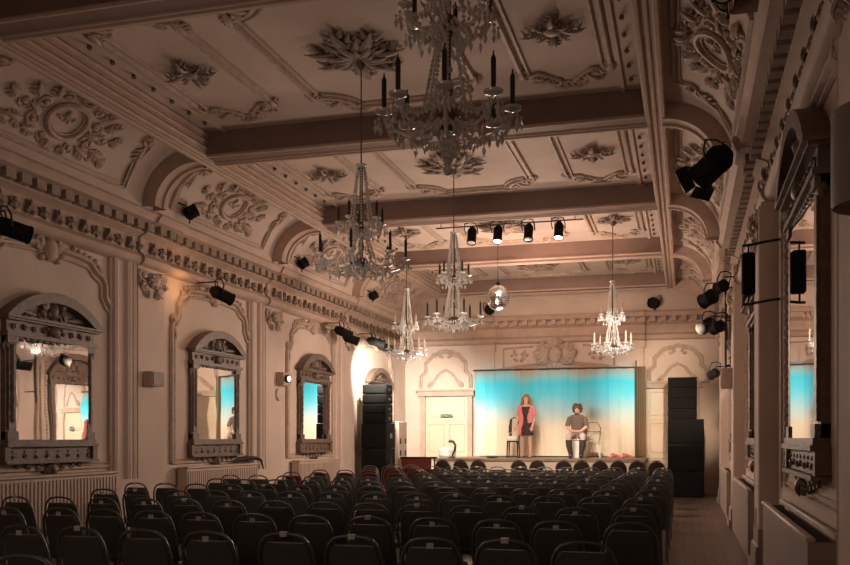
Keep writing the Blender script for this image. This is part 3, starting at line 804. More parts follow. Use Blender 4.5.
# narrow chair with a dark coat and a white bag beside her
t = thing('slim_chair', 'slim black chair standing on stage close beside the person in pink', 'chair', (-4.42, 24.32, .97))
mb = MB(); mb.box(-.15, .15, -.15, .15, .42, .45, .01); mb.build('seat', 'black', t)
for x in (-.13, .13):
    for y in (-.13, .13):
        mb = MB(); mb.tube([(x, y, .42), (x*1.1, y*1.15, 0)], [.022, .016], 6); mb.build('leg', 'blackm', t)
mb = MB(); mb.tube([(-.13, .13, .42), (-.14, .16, .75), (-.11, .18, 1.02), (0, .18, 1.08), (.11, .18, 1.02), (.14, .16, .75), (.13, .13, .42)], .016, 6); mb.build('back_frame', 'blackm', t)
mb = MB(); mb.tube([(-.07, .12, 1.05), (-.10, .10, .85), (-.09, .08, .6), (-.08, -.02, .5)], [.035, .07, .06, .05], 8, flat=.6); o = mb.build('coat', 'trous')
o.location = (-4.42, 24.32, .97); tag(o, 'dark coat hanging over the back of the slim black chair on stage', 'coat')
mb = MB(); mb.box(-.17, .14, -.20, -.03, .47, .60, .03); mb.tube([(-.1, -.12, .6), (-.08, -.12, .68), (.05, -.12, .68), (.07, -.12, .6)], .008, 6)
o = mb.build('white_bag', 'white', loc=(-4.42, 24.32, .955)); tag(o, 'white bag lying on the slim black chair on stage', 'bag')
# seated man
P_ = thing('person', 'seated person with dark curly hair in a brown shirt and dark boots on stage', 'person', (-2.72, 24.3, .98))
V = [(0,.05,.62)]; E_ = []; Rr = [(.16,.12)]
ch = chain(V, E_, Rr, 0, [((0,.04,.78),(.13,.10)), ((0,.0,.95),(.16,.11)), ((0,-.03,1.07),(.14,.09))])
chain(V, E_, Rr, ch, [((0,-.05,1.14),.055), ((.01,-.07,1.20),.06), ((.01,-.08,1.275),(.08,.095)), ((.01,-.07,1.34),(.065,.075))])
for s in (-1, 1):
    chain(V, E_, Rr, ch, [((s*.19,-.02,1.05),.06), ((s*.25,-.06,.82),.047), ((s*.13,-.24,.70),.036), ((s*.05,-.31,.69),.03)])
    chain(V, E_, Rr, 0, [((s*.10,-.05,.60),.09), ((s*.19,-.36,.57),.068), ((s*.17,-.36,.33),.06), ((s*.13,-.30,.10),.04), ((s*.13,-.34,.045),.04), ((s*.14,-.45,.035),.032)])
skin('body', V, E_, Rr, 'skin', P_)
for s in (-1, 1):
    hx, hy, hz = s*.035, -.34, .685
    mb = MB(); mb.ell((hx, hy, hz), .035, .04, .022, 8, 6)
    for k in range(4): mb.tube([(hx+(.026-.017*k), hy-.02, hz+.006), (hx+(.026-.017*k)-s*.008, hy-.055, hz), (hx+(.022-.014*k)-s*.015, hy-.07, hz-.022+.004*k)], [.0095, .009, .007], 6)
    mb.tube([(hx-s*.03, hy, hz+.01), (hx-s*.045, hy-.03, hz+.012), (hx-s*.03, hy-.05, hz+.01)], [.011, .01, .008], 6)
    mb.build('hand', 'skin', P_)
face(P_, (.01, -.08, 1.275), .09)
mb = MB()
for (z0_, rx, ry, yy) in (): pass
prof_ = [(.58,.15,.12,.05),(.64,.165,.13,.05),(.72,.155,.125,.045),(.82,.16,.125,.03),(.92,.18,.13,.01),(1.0,.20,.135,-.01),(1.07,.205,.13,-.03),(1.115,.16,.115,-.04),(1.13,.07,.07,-.05)]
vs = []; fs = []
for (z_, rx, ry, yy) in prof_:
    for k in range(18): vs.append((rx*math.cos(2*PI*k/18), yy+ry*math.sin(2*PI*k/18), z_))
for i_ in range(len(prof_)-1):
    for k in range(18): fs.append((i_*18+k, i_*18+(k+1) % 18, (i_+1)*18+(k+1) % 18, (i_+1)*18+k))
mb.add(vs, fs)
for s in (-1, 1): mb.tube([(s*.12,-.02,1.06), (s*.19,-.02,1.03), (s*.225,-.04,.92), (s*.25,-.06,.82)], [.06,.072,.068,.06], 8)
mb.build('shirt', 'grey', P_)
V = [(0,.06,.60)]; E_ = []; Rr = [(.17,.13)]
for s in (-1, 1): chain(V, E_, Rr, 0, [((s*.10,-.05,.60),.105), ((s*.19,-.35,.575),.085), ((s*.175,-.37,.45),.08)])
skin('trousers', V, E_, Rr, 'pale', P_)
for s in (-1, 1):
    mb = MB(); mb.tube([(s*.175,-.365,.47), (s*.17,-.365,.33), (s*.135,-.31,.12), (s*.13,-.31,.04)], [.085,.082,.06,.055], 10)
    mb.ell((s*.135, -.37, .035), .05, .12, .038, 10, 6); mb.build('boot', 'trous', P_)
mb = MB(); q = random.Random(5)
mb.ell((.01, -.045, 1.315), .118, .115, .105, 12, 8)
for k in range(60):
    a = q.uniform(-.5, PI+.5); z = q.uniform(1.2, 1.41); r = .105*math.sqrt(max(.15, 1-((z-1.29)/.14)**2))+.012
    mb.ell((.01+r*math.cos(a), -.045+r*math.sin(a), z), .03, .03, .028, 6, 4)
mb.build('hair', 'haird', P_)
# round stool he sits on and the pale box beside
t = thing('stool', 'pale round stool under the seated person on stage', 'stool', (-2.70, 24.36, .97))
mb = MB(); mb.lathe([(.16, 0), (.17, .02), (.15, .05), (.13, .3), (.15, .44), (.14, .46)], n=20); mb.build('pedestal', 'white', t)
mb = MB(); mb.lathe([(0, .46), (.17, .46), (.19, .475), (.18, .495), (0, .50)], n=20); mb.build('seat', 'white', t)
t = thing('wire_chair', 'thin pale wire chair behind the seated person on stage', 'chair', (-2.36, 24.75, .97))
mb = MB(); mb.lathe([(0, .44), (.19, .44), (.2, .455), (0, .465)], n=18); mb.build('seat', 'white', t)
for x in (-1, 1):
    for y in (-1, 1):
        mb = MB(); mb.tube([(x*.12, y*.12, .44), (x*.2, y*.2, 0)], .011, 6); mb.build('leg', 'white', t)
mb = MB(); mb.tube([(-.17, .12, .45), (-.19, .17, .8), (-.1, .19, .95), (.1, .19, .95), (.19, .17, .8), (.17, .12, .45)], .011, 6)
mb.tube([(-.18, .15, .7), (.18, .15, .7)], .008, 6); mb.build('back_frame', 'brass', t)
# gooseneck and pale drum at the left edge of the stage
t = thing('gooseneck_lamp', 'black curved gooseneck lamp at the left end of the stage', 'lamp', (-6.0, 23.9, .97))
mb = MB(); mb.lathe([(0,0),(.09, 0), (.09, .02), (.02, .04)], n=14); mb.build('base', 'blackm', t)
mb = MB(); mb.tube([(0,0,.02),(.03,0,.12),(.08,0,.22),(.09,0,.33),(.04,0,.42),(-.04,0,.45),(-.09,0,.42)], [.02,.025,.03,.032,.035,.045,.03], 8); mb.build('neck', 'blackm', t)
mb = MB(); mb.lathe([(0,0),(.20,0),(.24,.05),(.24,.2),(.17,.28),(0,.3)], n=20)
tag(mb.build('round_pouffe', 'card', loc=(-6.36+.05, 24.6, .97)), 'pale rounded drum seat at the left end of the stage by the door', 'pouffe')
mb = MB(); mb.ell((0,0,.02), .16, .08, .02, 8, 4); mb.ell((.1,.03,.03), .06,.05,.02, 6, 4)
tag(mb.build('cable_coil', 'blackm', loc=(-4.9, 23.8, .97)), 'small dark coil of cable lying flat on the stage front', 'cable')
mb = MB()
for k in range(9): mb.ell((.07*(k-4), .02*(k % 2), .05+.025*((k*3) % 4)), .06, .06, .04, 6, 4)
tag(mb.build('flower_bunch', 'pink', loc=(-1.55, 23.75, .96)), 'small bunch of flowers lying at the right front corner of the stage', 'flowers')

# ------------------------------------------------------------------ loudspeakers
def cab(w, d, h, name, label, loc, group, ng=1, rz=0.):
    t = thing(name, label, 'loudspeaker', loc, rz, group)
    mb = MB(); mb.box(-w/2, w/2, -d/2+.02, d/2, .004, h-.004, .012); mb.build('cabinet', 'black', t)
    mb = MB(); mb.box(-w/2+.02, w/2-.02, -d/2, -d/2+.025, .03, h-.03, .008); mb.build('grille', 'grille', t)
    for s in (-1, 1):
        mb = MB(); mb.box(s*(w/2+.002)-.006, s*(w/2+.002)+.006, -d*.15, d*.15, h*.4, h*.6); mb.build('handle', 'blackm', t)
    return t
names = ['bottom', 'middle', 'top']
for k in range(3): cab(.88, .75, .66, 'bass_speaker', 'large black bass cabinet right of the stage, %s of the three' % names[k], (.02, 24.5, .66*k), 'right loudspeaker tower')
names = ['lowest', 'second from the bottom', 'third from the bottom', 'topmost']
for k in range(4): cab(.71, .5, .267, 'line_array_speaker', 'slim black cabinet on the right tower, %s of the upper four' % names[k], (-.065, 24.5, 1.98+.267*k), 'right loudspeaker tower')
names = ['bottom', 'middle', 'top']
for k in range(3): cab(.66, .7, .62, 'bass_speaker', 'black bass cabinet by the left wall, %s of the three' % names[k], (-7.36, 21.75, .62*k), 'left loudspeaker tower')
names = ['lowest', 'second', 'third', 'topmost']
for k in range(4): cab(.62, .55, .24, 'line_array_speaker', 'slim black cabinet on the left tower, %s of the upper four' % names[k], (-7.36, 21.7, 1.86+.24*k), 'left loudspeaker tower')
t = thing('flight_case', 'beige upright case with dark catches behind the left loudspeaker tower', 'case', (-7.28, 22.55, 0))
mb = MB(); mb.box(-.32, .32, -.35, .35, 0, 1.92, .02); mb.build('case_body', 'rad', t)
for z in (1.35, 1.05):
    for y in (-.22, .2):
        mb = MB(); mb.box(.315, .34, y-.04, y+.04, z, z+.14, .006); mb.build('catch', 'blackm', t)
# dark low cupboard at the left front
t = thing('upright_piano', 'low dark brown cabinet with sloping top by the left wall before the stage', 'cabinet', (-6.95, 22.65, 0))
bpy.data.objects.remove(t)

# wall speakers / small fittings
def wallbox(name, label, cat, loc, w, h, d, m='orn', side='L'):
    t = thing(name, label, cat, loc); s = 1 if side == 'L' else -1
    mb = MB(); mb.box(min(0, s*d), max(0, s*d), -w/2, w/2, 0, h, .012); mb.build('cabinet', m, t)
    mb = MB(); a, b = s*d, s*(d+.012); mb.box(min(a, b), max(a, b), -w/2+.02, w/2-.02, .02, h-.02, .005); mb.build('grille', 'ornd' if m != 'rad' else 'orn', t)
    return t
wallbox('wall_speaker', 'small beige box speaker on the pilaster right of the large left mirror', 'loudspeaker', (XL+.07, 12.38, 2.29), .34, .22, .16)
wallbox('wall_speaker', 'small brown box speaker on the right wall near the stage', 'loudspeaker', (XR-.18, 16.65, 2.35), .30, .35, .2, 'orn', 'R')
mb = MB(lambda x, y, z: (z, x, y)); mb.lathe([(0,0),(.12,0),(.13,.02),(.11,.045),(.05,.05),(0,.05)], n=24)
o = mb.build('wall_disc', 'rad', loc=(XL+.07, 17.0, 2.37)); tag(o, 'pale round plate on the pilaster left of the third left mirror', 'wall plate')
t = thing('emergency_light', 'small boxed lamp glowing white beside the mirror before the left tower', 'lamp', (XL+.07, 17.12+.0, 2.55))
mb = MB(); mb.box(0, .16, -.2, .2, 0, .27, .015); mb.build('housing', 'orn', t)
mb = MB(); mb.lathe([(0,0),(.075,0),(.085,.05),(.07,.06)], c=(.16,-.08,.14), n=14, axis='x'); mb.build('reflector', 'blackm', t)
mb = MB(); mb.ell((.225,-.08,.14), .03,.045,.045, 10, 8); mb.build('bulb', 'litw', t)
# dark garment on the radiator
mb = MB()
mb.tube([(0,-.5,.02),(.02,-.3,.05),(0,-.05,.075),(.01,.2,.07),(.02,.42,.05),(.06,.5,.02),(.10,.52,-.15)], [.02,.05,.075,.07,.05,.04,.02], 8, flat=.6, up=(0,0,1))
tag(mb.build('folded_umbrella', 'blackm', loc=(XL+.13, 15.5, 1.06)), 'black folded umbrella lying on the radiator under the second left mirror', 'umbrella')

# ------------------------------------------------------------------ stage lamps
def lamp(label, loc, rot, L=.32, r=.09, lit=False, name='stage_lamp', group='stage lamps', doors=False, lens=True):
    """can along local -Z opening; rot euler"""
    t = thing(name, label, 'spotlight', loc, 0, group, rot)
    mb = MB(); mb.lathe([(0, L*.42), (r*.55, L*.40), (r*.8, L*.30), (r, L*.22), (r, -L*.5), (r*1.08, -L*.52), (r*1.08, -L*.58), (r*.95, -L*.58), (r*.9, -L*.3)], n=18)
    for k in range(4): mb.lathe([(r*1.03, L*(.02+.05*k)), (r*1.06, L*(.03+.05*k)), (r*1.03, L*(.04+.05*k))], n=18)
    mb.build('can', 'black', t)
    if lens:
        mb = MB(); mb.lathe([(0, -L*.57), (r*.5, -L*.565), (r*.9, -L*.54), (r*.9, -L*.50), (0, -L*.50)], n=18); mb.build('lens', 'lit' if lit else 'lens', t)
    mb = MB(); mb.tube([(-r-.03, 0, 0), (-r-.04, .12, .04), (-r-.02, .2, .1), (0, .22, .12), (r+.02, .2, .1), (r+.04, .12, .04), (r+.03, 0, 0)], .012, 6); mb.build('yoke', 'blackm', t)
    if doors:
        for a in range(4):
            ca, sa = math.cos(a*PI/2), math.sin(a*PI/2)
            mb = MB(lambda x, y, z: (x*ca-y*sa, x*sa+y*ca, z)); mb.add([(r, -r, -L*.58), (r, r, -L*.58), (r*1.35, r*1.1, -L*.85), (r*1.35, -r*1.1, -L*.85), (r+.006, -r, -L*.57), (r+.006, r, -L*.57), (r*1.35+.006, r*1.1, -L*.84), (r*1.35+.006, -r*1.1, -L*.84)], [(0,1,2,3),(7,6,5,4),(0,4,5,1),(1,5,6,2),(2,6,7,3),(3,7,4,0)])
            mb.build('barn_door', 'black', t, smooth=False)
    return t
def aim(a, b):
    v = Vector(b)-Vector(a); return v.to_track_quat('-Z', 'Y').to_euler()
# bar across the fourth bay
t = thing('lighting_bar', 'thin black bar carrying the row of four lamps under the ceiling', 'lighting bar', (-3.3, 17.05, 5.52))
mb = MB(); mb.tube([(-1.3, 0, 0), (1.5, 0, 0)], .013, 8); mb.build('pipe', 'blackm', t)
for x in (-1.2, 1.35):
    mb = MB(); mb.tube([(x, 0, 0), (x, 0, .28)], .008, 6); mb.build('drop_rod', 'blackm', t)
for x, lit, l in ((-3.88, False, 'leftmost'), (-3.38, True, 'second from left, glowing'), (-2.80, False, 'third from left'), (-2.24, True, 'rightmost, glowing')):
    L0 = (x, 17.0, 5.36); lamp('black spotlight on the ceiling bar, %s' % l, L0, aim(L0, (x, 16.75, 4.6)), .34, .085, lit, group='lamps on the ceiling bar')
def wl(label, loc, tgt, **k):
    rot = aim(loc, tgt); t = lamp(label, loc, rot, **k)
    Mi = (Matrix.Translation(loc) @ rot.to_matrix().to_4x4()).inverted()
    x, y, z = loc
    if y > 25: ends = [(x, YB-.30, z-.26)]
    elif z > 4.85: ends = [(x, y, 4.83)]
    elif z > 4.5: ends = [(x+.08, y, z+.21), (x+.10, y, 4.83)]
    elif x < -3: ends = [(x-.05, y, z+.2), (XL+.0, y, z+.2)]
    else: ends = [(x+.03, y, z+.15), (XR, y, z+.15)]
    mb = MB(); mb.tube([Mi @ Vector((x, y, z))] + [Mi @ Vector(e) for e in ends], .013, 6); mb.build('mounting_arm', 'blackm', t)
    return t
wl('black spotlight below the left cornice at the picture edge', (-7.38, 8.75, 3.88), (-6.4, 10.3, 3.5), L=.42, r=.10)
wl('black spotlight below the left cornice above the second mirror', (-7.45, 13.8, 3.90), (-6.9, 14.6, 3.55), L=.42, r=.10)
wl('left one of two black spotlights above the mirror before the tower', (-7.45, 19.45, 3.90), (-6.7, 20.1, 3.5), L=.42, r=.10, group='paired wall spotlights')
wl('right one of two black spotlights above the mirror before the tower', (-7.45, 19.95, 3.80), (-6.5, 20.6, 3.4), L=.38, r=.10, group='paired wall spotlights')
wl('left one of two black spotlights above the left loudspeaker tower', (-7.45, 21.7, 3.90), (-6.5, 22.4, 3.6), L=.44, r=.10, group='tower spotlights')
wl('right one of two black spotlights above the left loudspeaker tower', (-7.45, 22.4, 3.84), (-6.5, 23.3, 3.5), L=.44, r=.10, group='tower spotlights')
cl = [((-7.40, 12.75, 4.99), 'above the pilaster right of the large left mirror'), ((-7.40, 17.1, 4.99), 'above the third pilaster of the left wall'), ((-7.40, 21.45, 4.99), 'above the left loudspeaker tower')]
for p, l in cl: wl('small black cornice lamp '+l, p, (-6.6, p[1]+.6, 5.6), L=.20, r=.10, group='lamps on the cornice ledge')
wl('dark round lamp on the back cornice left of the mirror ball', (-5.30, 25.45, 5.12), (-5.0, 24.5, 5.1), L=.22, r=.14, lens=False, group='lamps on the cornice ledge')
wl('small dark round lamp on the back cornice behind the right chandelier', (-.80, 25.45, 5.12), (-1.1, 24.5, 5.1), L=.22, r=.14, lens=False, group='lamps on the cornice ledge')
# right wall lamps
wl('big black spotlight with barn doors high on the right cornice', (.34, 10.9, 4.62), (-1.6, 12.6, 3.2), L=.46, r=.15, doors=True, group='right wall spotlights')
wl('black box lamp near the top of the right cornice', (.33, 7.7, 5.0), (.1, 6.8, 4.95), L=.26, r=.09, doors=False, group='right wall spotlights')
wl('black spotlight with bright rim on the right wall, upper one of the far group', (.44, 17.1, 4.00), (-1.5, 19, 3.2), L=.34, r=.13, group='far right wall spotlights')
wl('small round spotlight pointing back on the right wall, far group', (.62, 16.4, 4.08), (-.5, 17.6, 3.8), L=.24, r=.10, group='far right wall spotlights')
wl('black spotlight low on the right wall aimed at the stage, far group', (.42, 18.0, 3.62), (-1.5, 20.0, 2.7), L=.36, r=.12, lens=False, group='far right wall spotlights')
wl('second black spotlight low on the right wall, far group', (.58, 16.9, 3.45), (-1., 19.2, 3.0), lens=False, L=.30, r=.10, group='far right wall spotlights')
wl('small dark lamp on the right wall just above the loudspeaker tower', (.62, 20.9, 2.9), (-.5, 22.4, 2.4), L=.24, r=.10, group='far right wall spotlights')
t = thing('cornice_pipe', 'thin black vertical pipe on the right wall carrying the far spotlights', 'pipe', (.70, 17.3, 2.5))
mb = MB(); mb.tube([(0,0,0),(0,0,1.75)], .02, 8); mb.build('upright', 'blackm', t)
for z in (.3, 1.1, 1.5):
    mb = MB(); mb.tube([(0,0,z),(.26,0,z)], .014, 6); mb.build('wall_bracket', 'blackm', t)
# speaker on long bracket arms
t = thing('bracket_speaker', 'slim black speaker held by two long black arms on the right wall', 'loudspeaker', (.62, 9.9, 2.86))
mb = MB(); mb.box(-.065, .065, -.075, .075, .09, .52, .02); mb.build('cabinet', 'black', t)
mb = MB(); mb.box(-.052, .052, -.09, -.07, .11, .50, .006); mb.build('grille', 'grille', t)
for z in (-.0, .60):
    mb = MB(); mb.tube([(-.06,0,z),(.0,0,z),(.18,.0,z+.03),(.36,0,z+.05)], .014, 8); mb.lathe([(.045,0),(.045,.03)], c=(.34,0,z+.05), n=10, axis='x'); mb.build('bracket_arm', 'blackm', t)
mb = MB(); mb.tube([(0,0,-.01),(0,0,.62)], .010, 6); mb.build('pivot', 'blackm', t)
# grey drum high on the right
t = thing('drum_wall_lamp', 'grey drum-shaped fitting high on the right wall at the picture edge', 'wall lamp', (.79, 4.25, 2.48))
mb = MB(); mb.lathe([(0,.02),(.17,.02),(.185,0),(.19,.02),(.19,.40),(.18,.41),(0,.41)], n=30); mb.build('shade', 'drum', t)
mb = MB(); mb.box(.1, .188, -.05, .05, .2, .3, .01); mb.build('bracket', 'blackm', t)

# mirror ball
t = thing('mirror_ball', 'silver mirror ball hanging in front of the stage wall', 'mirror ball', (-3.70, 18.6, 4.38))
mb = MB(); n, m = 28, 20; r = .235
for i in range(m):
    for k in range(n):
        q = []
        for (a, b) in ((i+.06, k+.06), (i+.06, k+.94), (i+.94, k+.94), (i+.94, k+.06)):
            th = PI*a/m; ph = 2*PI*b/n; q.append((r*math.sin(th)*math.cos(ph), r*math.sin(th)*math.sin(ph), 1.12*r*math.cos(th)))
        mb.add(q, [(0,1,2,3)])
mb.build('mirror_tiles', 'ball', t, smooth=False)
mb = MB(); mb.ell((0,0,0), r*.985, r*.985, r*1.10, 24, 16); mb.build('core', 'blackm', t)
mb = MB(); mb.tube([(0,0,r*1.1),(0,0,ZC-4.38)], .006, 6); mb.lathe([(.04, 0), (.04,.05)], c=(0,0,r*1.12), n=10); mb.build('hanging_wire', 'blackm', t)

# ------------------------------------------------------------------ chandeliers
def beads(mb, p, q, n, sag=0., r=.014, h=.020):
    for i in range(n):
        t = (i+.5)/n
        mb.octa((p[0]+(q[0]-p[0])*t, p[1]+(q[1]-p[1])*t, p[2]+(q[2]-p[2])*t - sag*4*t*(1-t)), r, h)
def chandelier(label, x, y, zb, zh, zu, zc, rl, ru, nl=8, nu=5, rot=0., cand='candle', s=1.):
    """zb bottom, zh lower hub, zu upper hub, zc crown"""
    t = thing('chandelier', label, 'chandelier', (x, y, zb), rot, 'crystal chandeliers')
    z = lambda a: a-zb
    mb = MB(); mb.tube([(0,0,z(zc)),(0,0,z(ZC-.09))], .009, 6); mb.lathe([(.02,-.10),(.06,-.04),(.07,-.02)], c=(0,0,z(ZC)-.06), n=12); mb.build('suspension_rod', 'brass', t)
    mb = MB()
    mb.lathe([(.018, z(zh)), (.022, z(zh)+.12), (.035, z(zh)+.18), (.018, z(zh)+.24), (.02, z(zu)-.12), (.04, z(zu)-.06), (.02, z(zu)+.06), (.018, z(zc)-.05), (.03, z(zc))], n=10)
    mb.build('stem', 'brass', t)
    mb = MB(); mb.lathe([(.02, z(zh)-.08), (.06, z(zh)-.06), (.085, z(zh)), (.07, z(zh)+.03), (.03, z(zh)+.05)], n=14); mb.lathe([(.02, z(zu)-.05), (.055, z(zu)-.03), (.06, z(zu)+.01), (.03, z(zu)+.03)], n=14); mb.tube([(0,0,z(zh)), (0,0,z(zu))], .012, 6); mb.build('hub', 'brass', t)
    for tier, (n, r, zz, s2) in enumerate(((nl, rl, z(zh), 1.), (nu, ru, z(zu), .8))):
        for k in range(n):
            a = 2*PI*k/n + tier*.4; ca, sa = math.cos(a), math.sin(a)
            def q(d, h): return (d*ca, d*sa, zz+h)
            mb = MB(); mb.tube([q(.05, 0), q(r*.3, -.06*s2), q(r*.62, -.10*s2), q(r*.88, -.06*s2), q(r, .02*s2)], [.014,.013,.012,.011,.011], 6)
            mb.lathe([(.012, 0), (.055*s2, .015), (.06*s2, .03), (.05*s2, .028), (.016, .02)], c=q(r, .03), n=10)
            arm = mb.build('arm', 'crystal', t)
            mb = MB(); mb.lathe([(.016, 0), (.018, .02), (.015, .03), (.016, .205*s2), (.012, .215*s2), (.006, .225*s2), (.004, .25*s2)], c=q(r, .045), n=8); mb.build('candle', cand, arm)
    mb = MB()
    # bead swags and drops
    nc = 8
    for k in range(nc):
        a = 2*PI*k/nc; ca, sa = math.cos(a), math.sin(a)
        beads(mb, (.04*ca, .04*sa, z(zc)), (ru*.5*ca, ru*.5*sa, z(zu)+.02), max(8, int((zc-zu)/.032)), 0)
        beads(mb, (.05*ca, .05*sa, z(zu)-.04), (.16*ca, .16*sa, z(zh)+.03), max(8, int((zu-zh)/.032)), 0)
    for tier, (n, r, zz) in enumerate(((nl, rl, z(zh)), (nu, ru, z(zu)))):
        for k in range(n):
            a = 2*PI*k/n + tier*.4; b = 2*PI*(k+1)/n + tier*.4
            P0 = (r*math.cos(a), r*math.sin(a), zz+.02); P1 = (r*math.cos(b), r*math.sin(b), zz+.02)
            beads(mb, P0, P1, 12 if tier == 0 else 8, .10 if tier == 0 else .06)
            beads(mb, (P0[0]*.6, P0[1]*.6, zz-.07), (P1[0]*.6, P1[1]*.6, zz-.07), 9, .05)
            for q_ in (.35, .55, .78): mb.octa((P0[0]*q_, P0[1]*q_, zz-.14), .014, .04)
            beads(mb, P0, (.06*math.cos(a), .06*math.sin(a), zz+.18), 12 if tier == 0 else 7, .10)
            for j in range(6):
                an = 2*PI*j/6; e = .055
                px, py = P0[0]+e*math.cos(an), P0[1]+e*math.sin(an)
                mb.octa((px, py, zz-.01), .012, .016); mb.octa((px, py, zz-.055), .015, .036)
    for k in range(12):
        a = 2*PI*k/12
        beads(mb, (.085*math.cos(a), .085*math.sin(a), z(zh)-.02), (.0, .0, .06), 7, .04)
        mb.octa((.09*math.cos(a), .09*math.sin(a), z(zh)-.06), .012, .03)
    for k in range(14):
        a = 2*PI*k/14; mb.octa((rl*.55*math.cos(a), rl*.55*math.sin(a), z(zh)-.12), .013, .035); mb.octa((ru*.5*math.cos(a), ru*.5*math.sin(a), z(zu)-.08), .012, .03)
    for k in range(6): mb.ell((0,0,z(zh)+.3+.0*k), .03, .03, .03, 8, 6)
    mb.ell((0,0,.04), .03,.03,.04, 8, 6)
    o = mb.build('crystal_strings', 'crystal', t, smooth=False); o['kind'] = 'stuff'
    mb = MB(); mb.lathe([(.015, z(zc)-.02), (.06, z(zc)), (.065, z(zc)+.02), (.02, z(zc)+.03)], n=12); mb.build('crown', 'crystal', t)
    return t
chandelier('huge crystal chandelier cut off by the top edge of the picture, nearest the viewer', -1.42, 5.55, 3.13, 3.49, 4.10, 4.85, .40, .28, 8, 6, .2)
chandelier('crystal chandelier with dark candles hanging left of centre, second from the viewer', -3.5, 9.75, 3.26, 3.47, 3.88, 4.55, .50, .26, 7, 5, .35)
chandelier('crystal chandelier with dark candles hanging in the middle of the hall', -3.5, 14.05, 3.15, 3.36, 4.02, 4.72, .42, .24, 6, 5, .1)
chandelier('slim crystal chandelier left of centre near the stage wall', -5.6, 18.4, 3.05, 3.30, 3.85, 4.60, .38, .24, 6, 5, .5, 'candlew')
chandelier('slim bright crystal chandelier hanging right of the mirror ball', -1.36, 18.3, 3.06, 3.28, 3.87, 4.55, .36, .22, 6, 5, .3, 'candlew')

# ------------------------------------------------------------------ chairs
def chair_proto(kind, fab='fabric'):
    t = thing('stacking_chair', 'x', 'chair', (0, 0, 0))
    rnd = kind == 'round'
    top = .98 if rnd else .865
    w = .192 if not rnd else .185
    mb = MB(); mb.box(-.19, .19, -.03, .38, .42, .475, .018); mb.build('seat', fab, t)
    # padded back, faces +Y
    mb = MB(); vs = []; fs = []; n = 14
    def prof(z):
        if rnd:
            z0, c = .50, .79
            return w*.97 if z < c else w*.97*math.sqrt(max(0, 1-((z-c)/(top-.012-c))**2))
        return w*(.98-.05*((z-.5)/.3)) if z < .72 else w*.93*(1-.22*((z-.72)/.085)**2)
    zt = top-.012 if rnd else .805
    for i in range(n+1):
        z = .46+(zt-.46)*(i/n if i < n else 1)
        ww = max(.008, prof(z)); lean = -.10*(z-.46)/.4
        e = .0 if 0 < i < n else .006
        for (u, d) in ((-ww, .02), (-ww*.93, -.012+e), (-ww*.4, -.022+e), (ww*.4, -.022+e), (ww*.93, -.012+e), (ww, .02), (ww*.85, .045-e), (0, .052-e), (-ww*.85, .045-e)):
            vs.append((u, lean+d, z))
    m = 9
    for i in range(n):
        for k in range(m): fs.append((i*m+k, i*m+(k+1) % m, (i+1)*m+(k+1) % m, (i+1)*m+k))
    fs += [tuple(range(m-1, -1, -1)), tuple(n*m+k for k in range(m))]
    mb.add(vs, fs); mb.build('backrest', fab, t)
    mb = MB(); pts = []
    if rnd:
        for k in range(15):
            a = PI*k/14; pts.append((-.11*math.cos(a), -.125, .955+.04*math.sin(a)))
        full = [(-.188, -.0, .44)] + [(-.19*math.cos(PI*k/16), -.10*(.3+.7*min(1, .4+math.sin(PI*k/16))), .76+.215*math.sin(PI*k/16)) for k in range(17)] + [(.188, 0, .44)]
        mb.tube(full, .010, 6)
        mb.tube(pts[2:-2], .008, 6)
    else:
        half = [(-.20, 0, .44), (-.202, -.04, .58), (-.198, -.065, .68), (-.188, -.083, .75), (-.168, -.094, .805), (-.135, -.101, .842), (-.09, -.105, .860), (-.04, -.106, .867)]
        full = half + [(0, -.106, .868)] + [(-p[0], p[1], p[2]) for p in half[::-1]]
        mb.tube(full, .0115, 8)
    mb.build('back_frame', 'tube', t)
    for sx in (-1, 1):
        mb = MB(); mb.tube([(sx*.19, 0, .46), (sx*.19, -.03, .2), (sx*.195, -.08, 0)], .0115, 6); mb.build('leg', 'tube', t)
        mb = MB(); mb.tube([(sx*.185, .34, .43), (sx*.188, .36, .2), (sx*.192, .39, 0)], .0115, 6); mb.build('leg', 'tube', t)
    mb = MB(); mb.tube([(-.195, 0, .41), (.195, 0, .41)], .010, 6); mb.tube([(-.18, 0, .41), (-.18, .36, .41)], .010, 6); mb.tube([(.18, 0, .41), (.18, .36, .41)], .010, 6); mb.build('seat_frame', 'tube', t)
    return t
def label_card(t, kind):
    z = .855
    mb = MB()
    if kind == 1: mb.box(-.022, .022, -.128, -.122, .805, .84)
    else: mb.box(-.026, .026, -.122, -.096, .872, .882); mb.box(-.024, .024, -.124, -.119, .85, .876)
    mb.build('number_tag', 'card', t, smooth=False)
protos = {}
for key, (kind, fab, card) in {'plain': ('n','fabric',0), 'tag': ('n','fabric',1), 'toptag': ('n','fabric',2), 'red': ('n','fabricr',0), 'round': ('round','fabricb',0)}.items():
    p = chair_proto(kind, fab)
    if card: label_card(p, card)
    protos[key] = p
num = ['first','second','third','fourth','fifth','sixth','seventh','eighth','ninth','tenth','eleventh','twelfth','thirteenth','fourteenth','fifteenth']
used = {}
def place(key, x, y, rz, label, group):
    if key not in used: o = protos[key]; used[key] = 1
    else: o = copy_tree(protos[key])
    o.location = (x, y, 0); o.rotation_euler = (0, 0, rz); tag(o, label, 'chair', group); return o
rows = [4.25, 5.68, 7.08, 8.48, 9.98, 11.4, 12.82, 14.24, 15.66, 17.08, 18.5, 19.9]
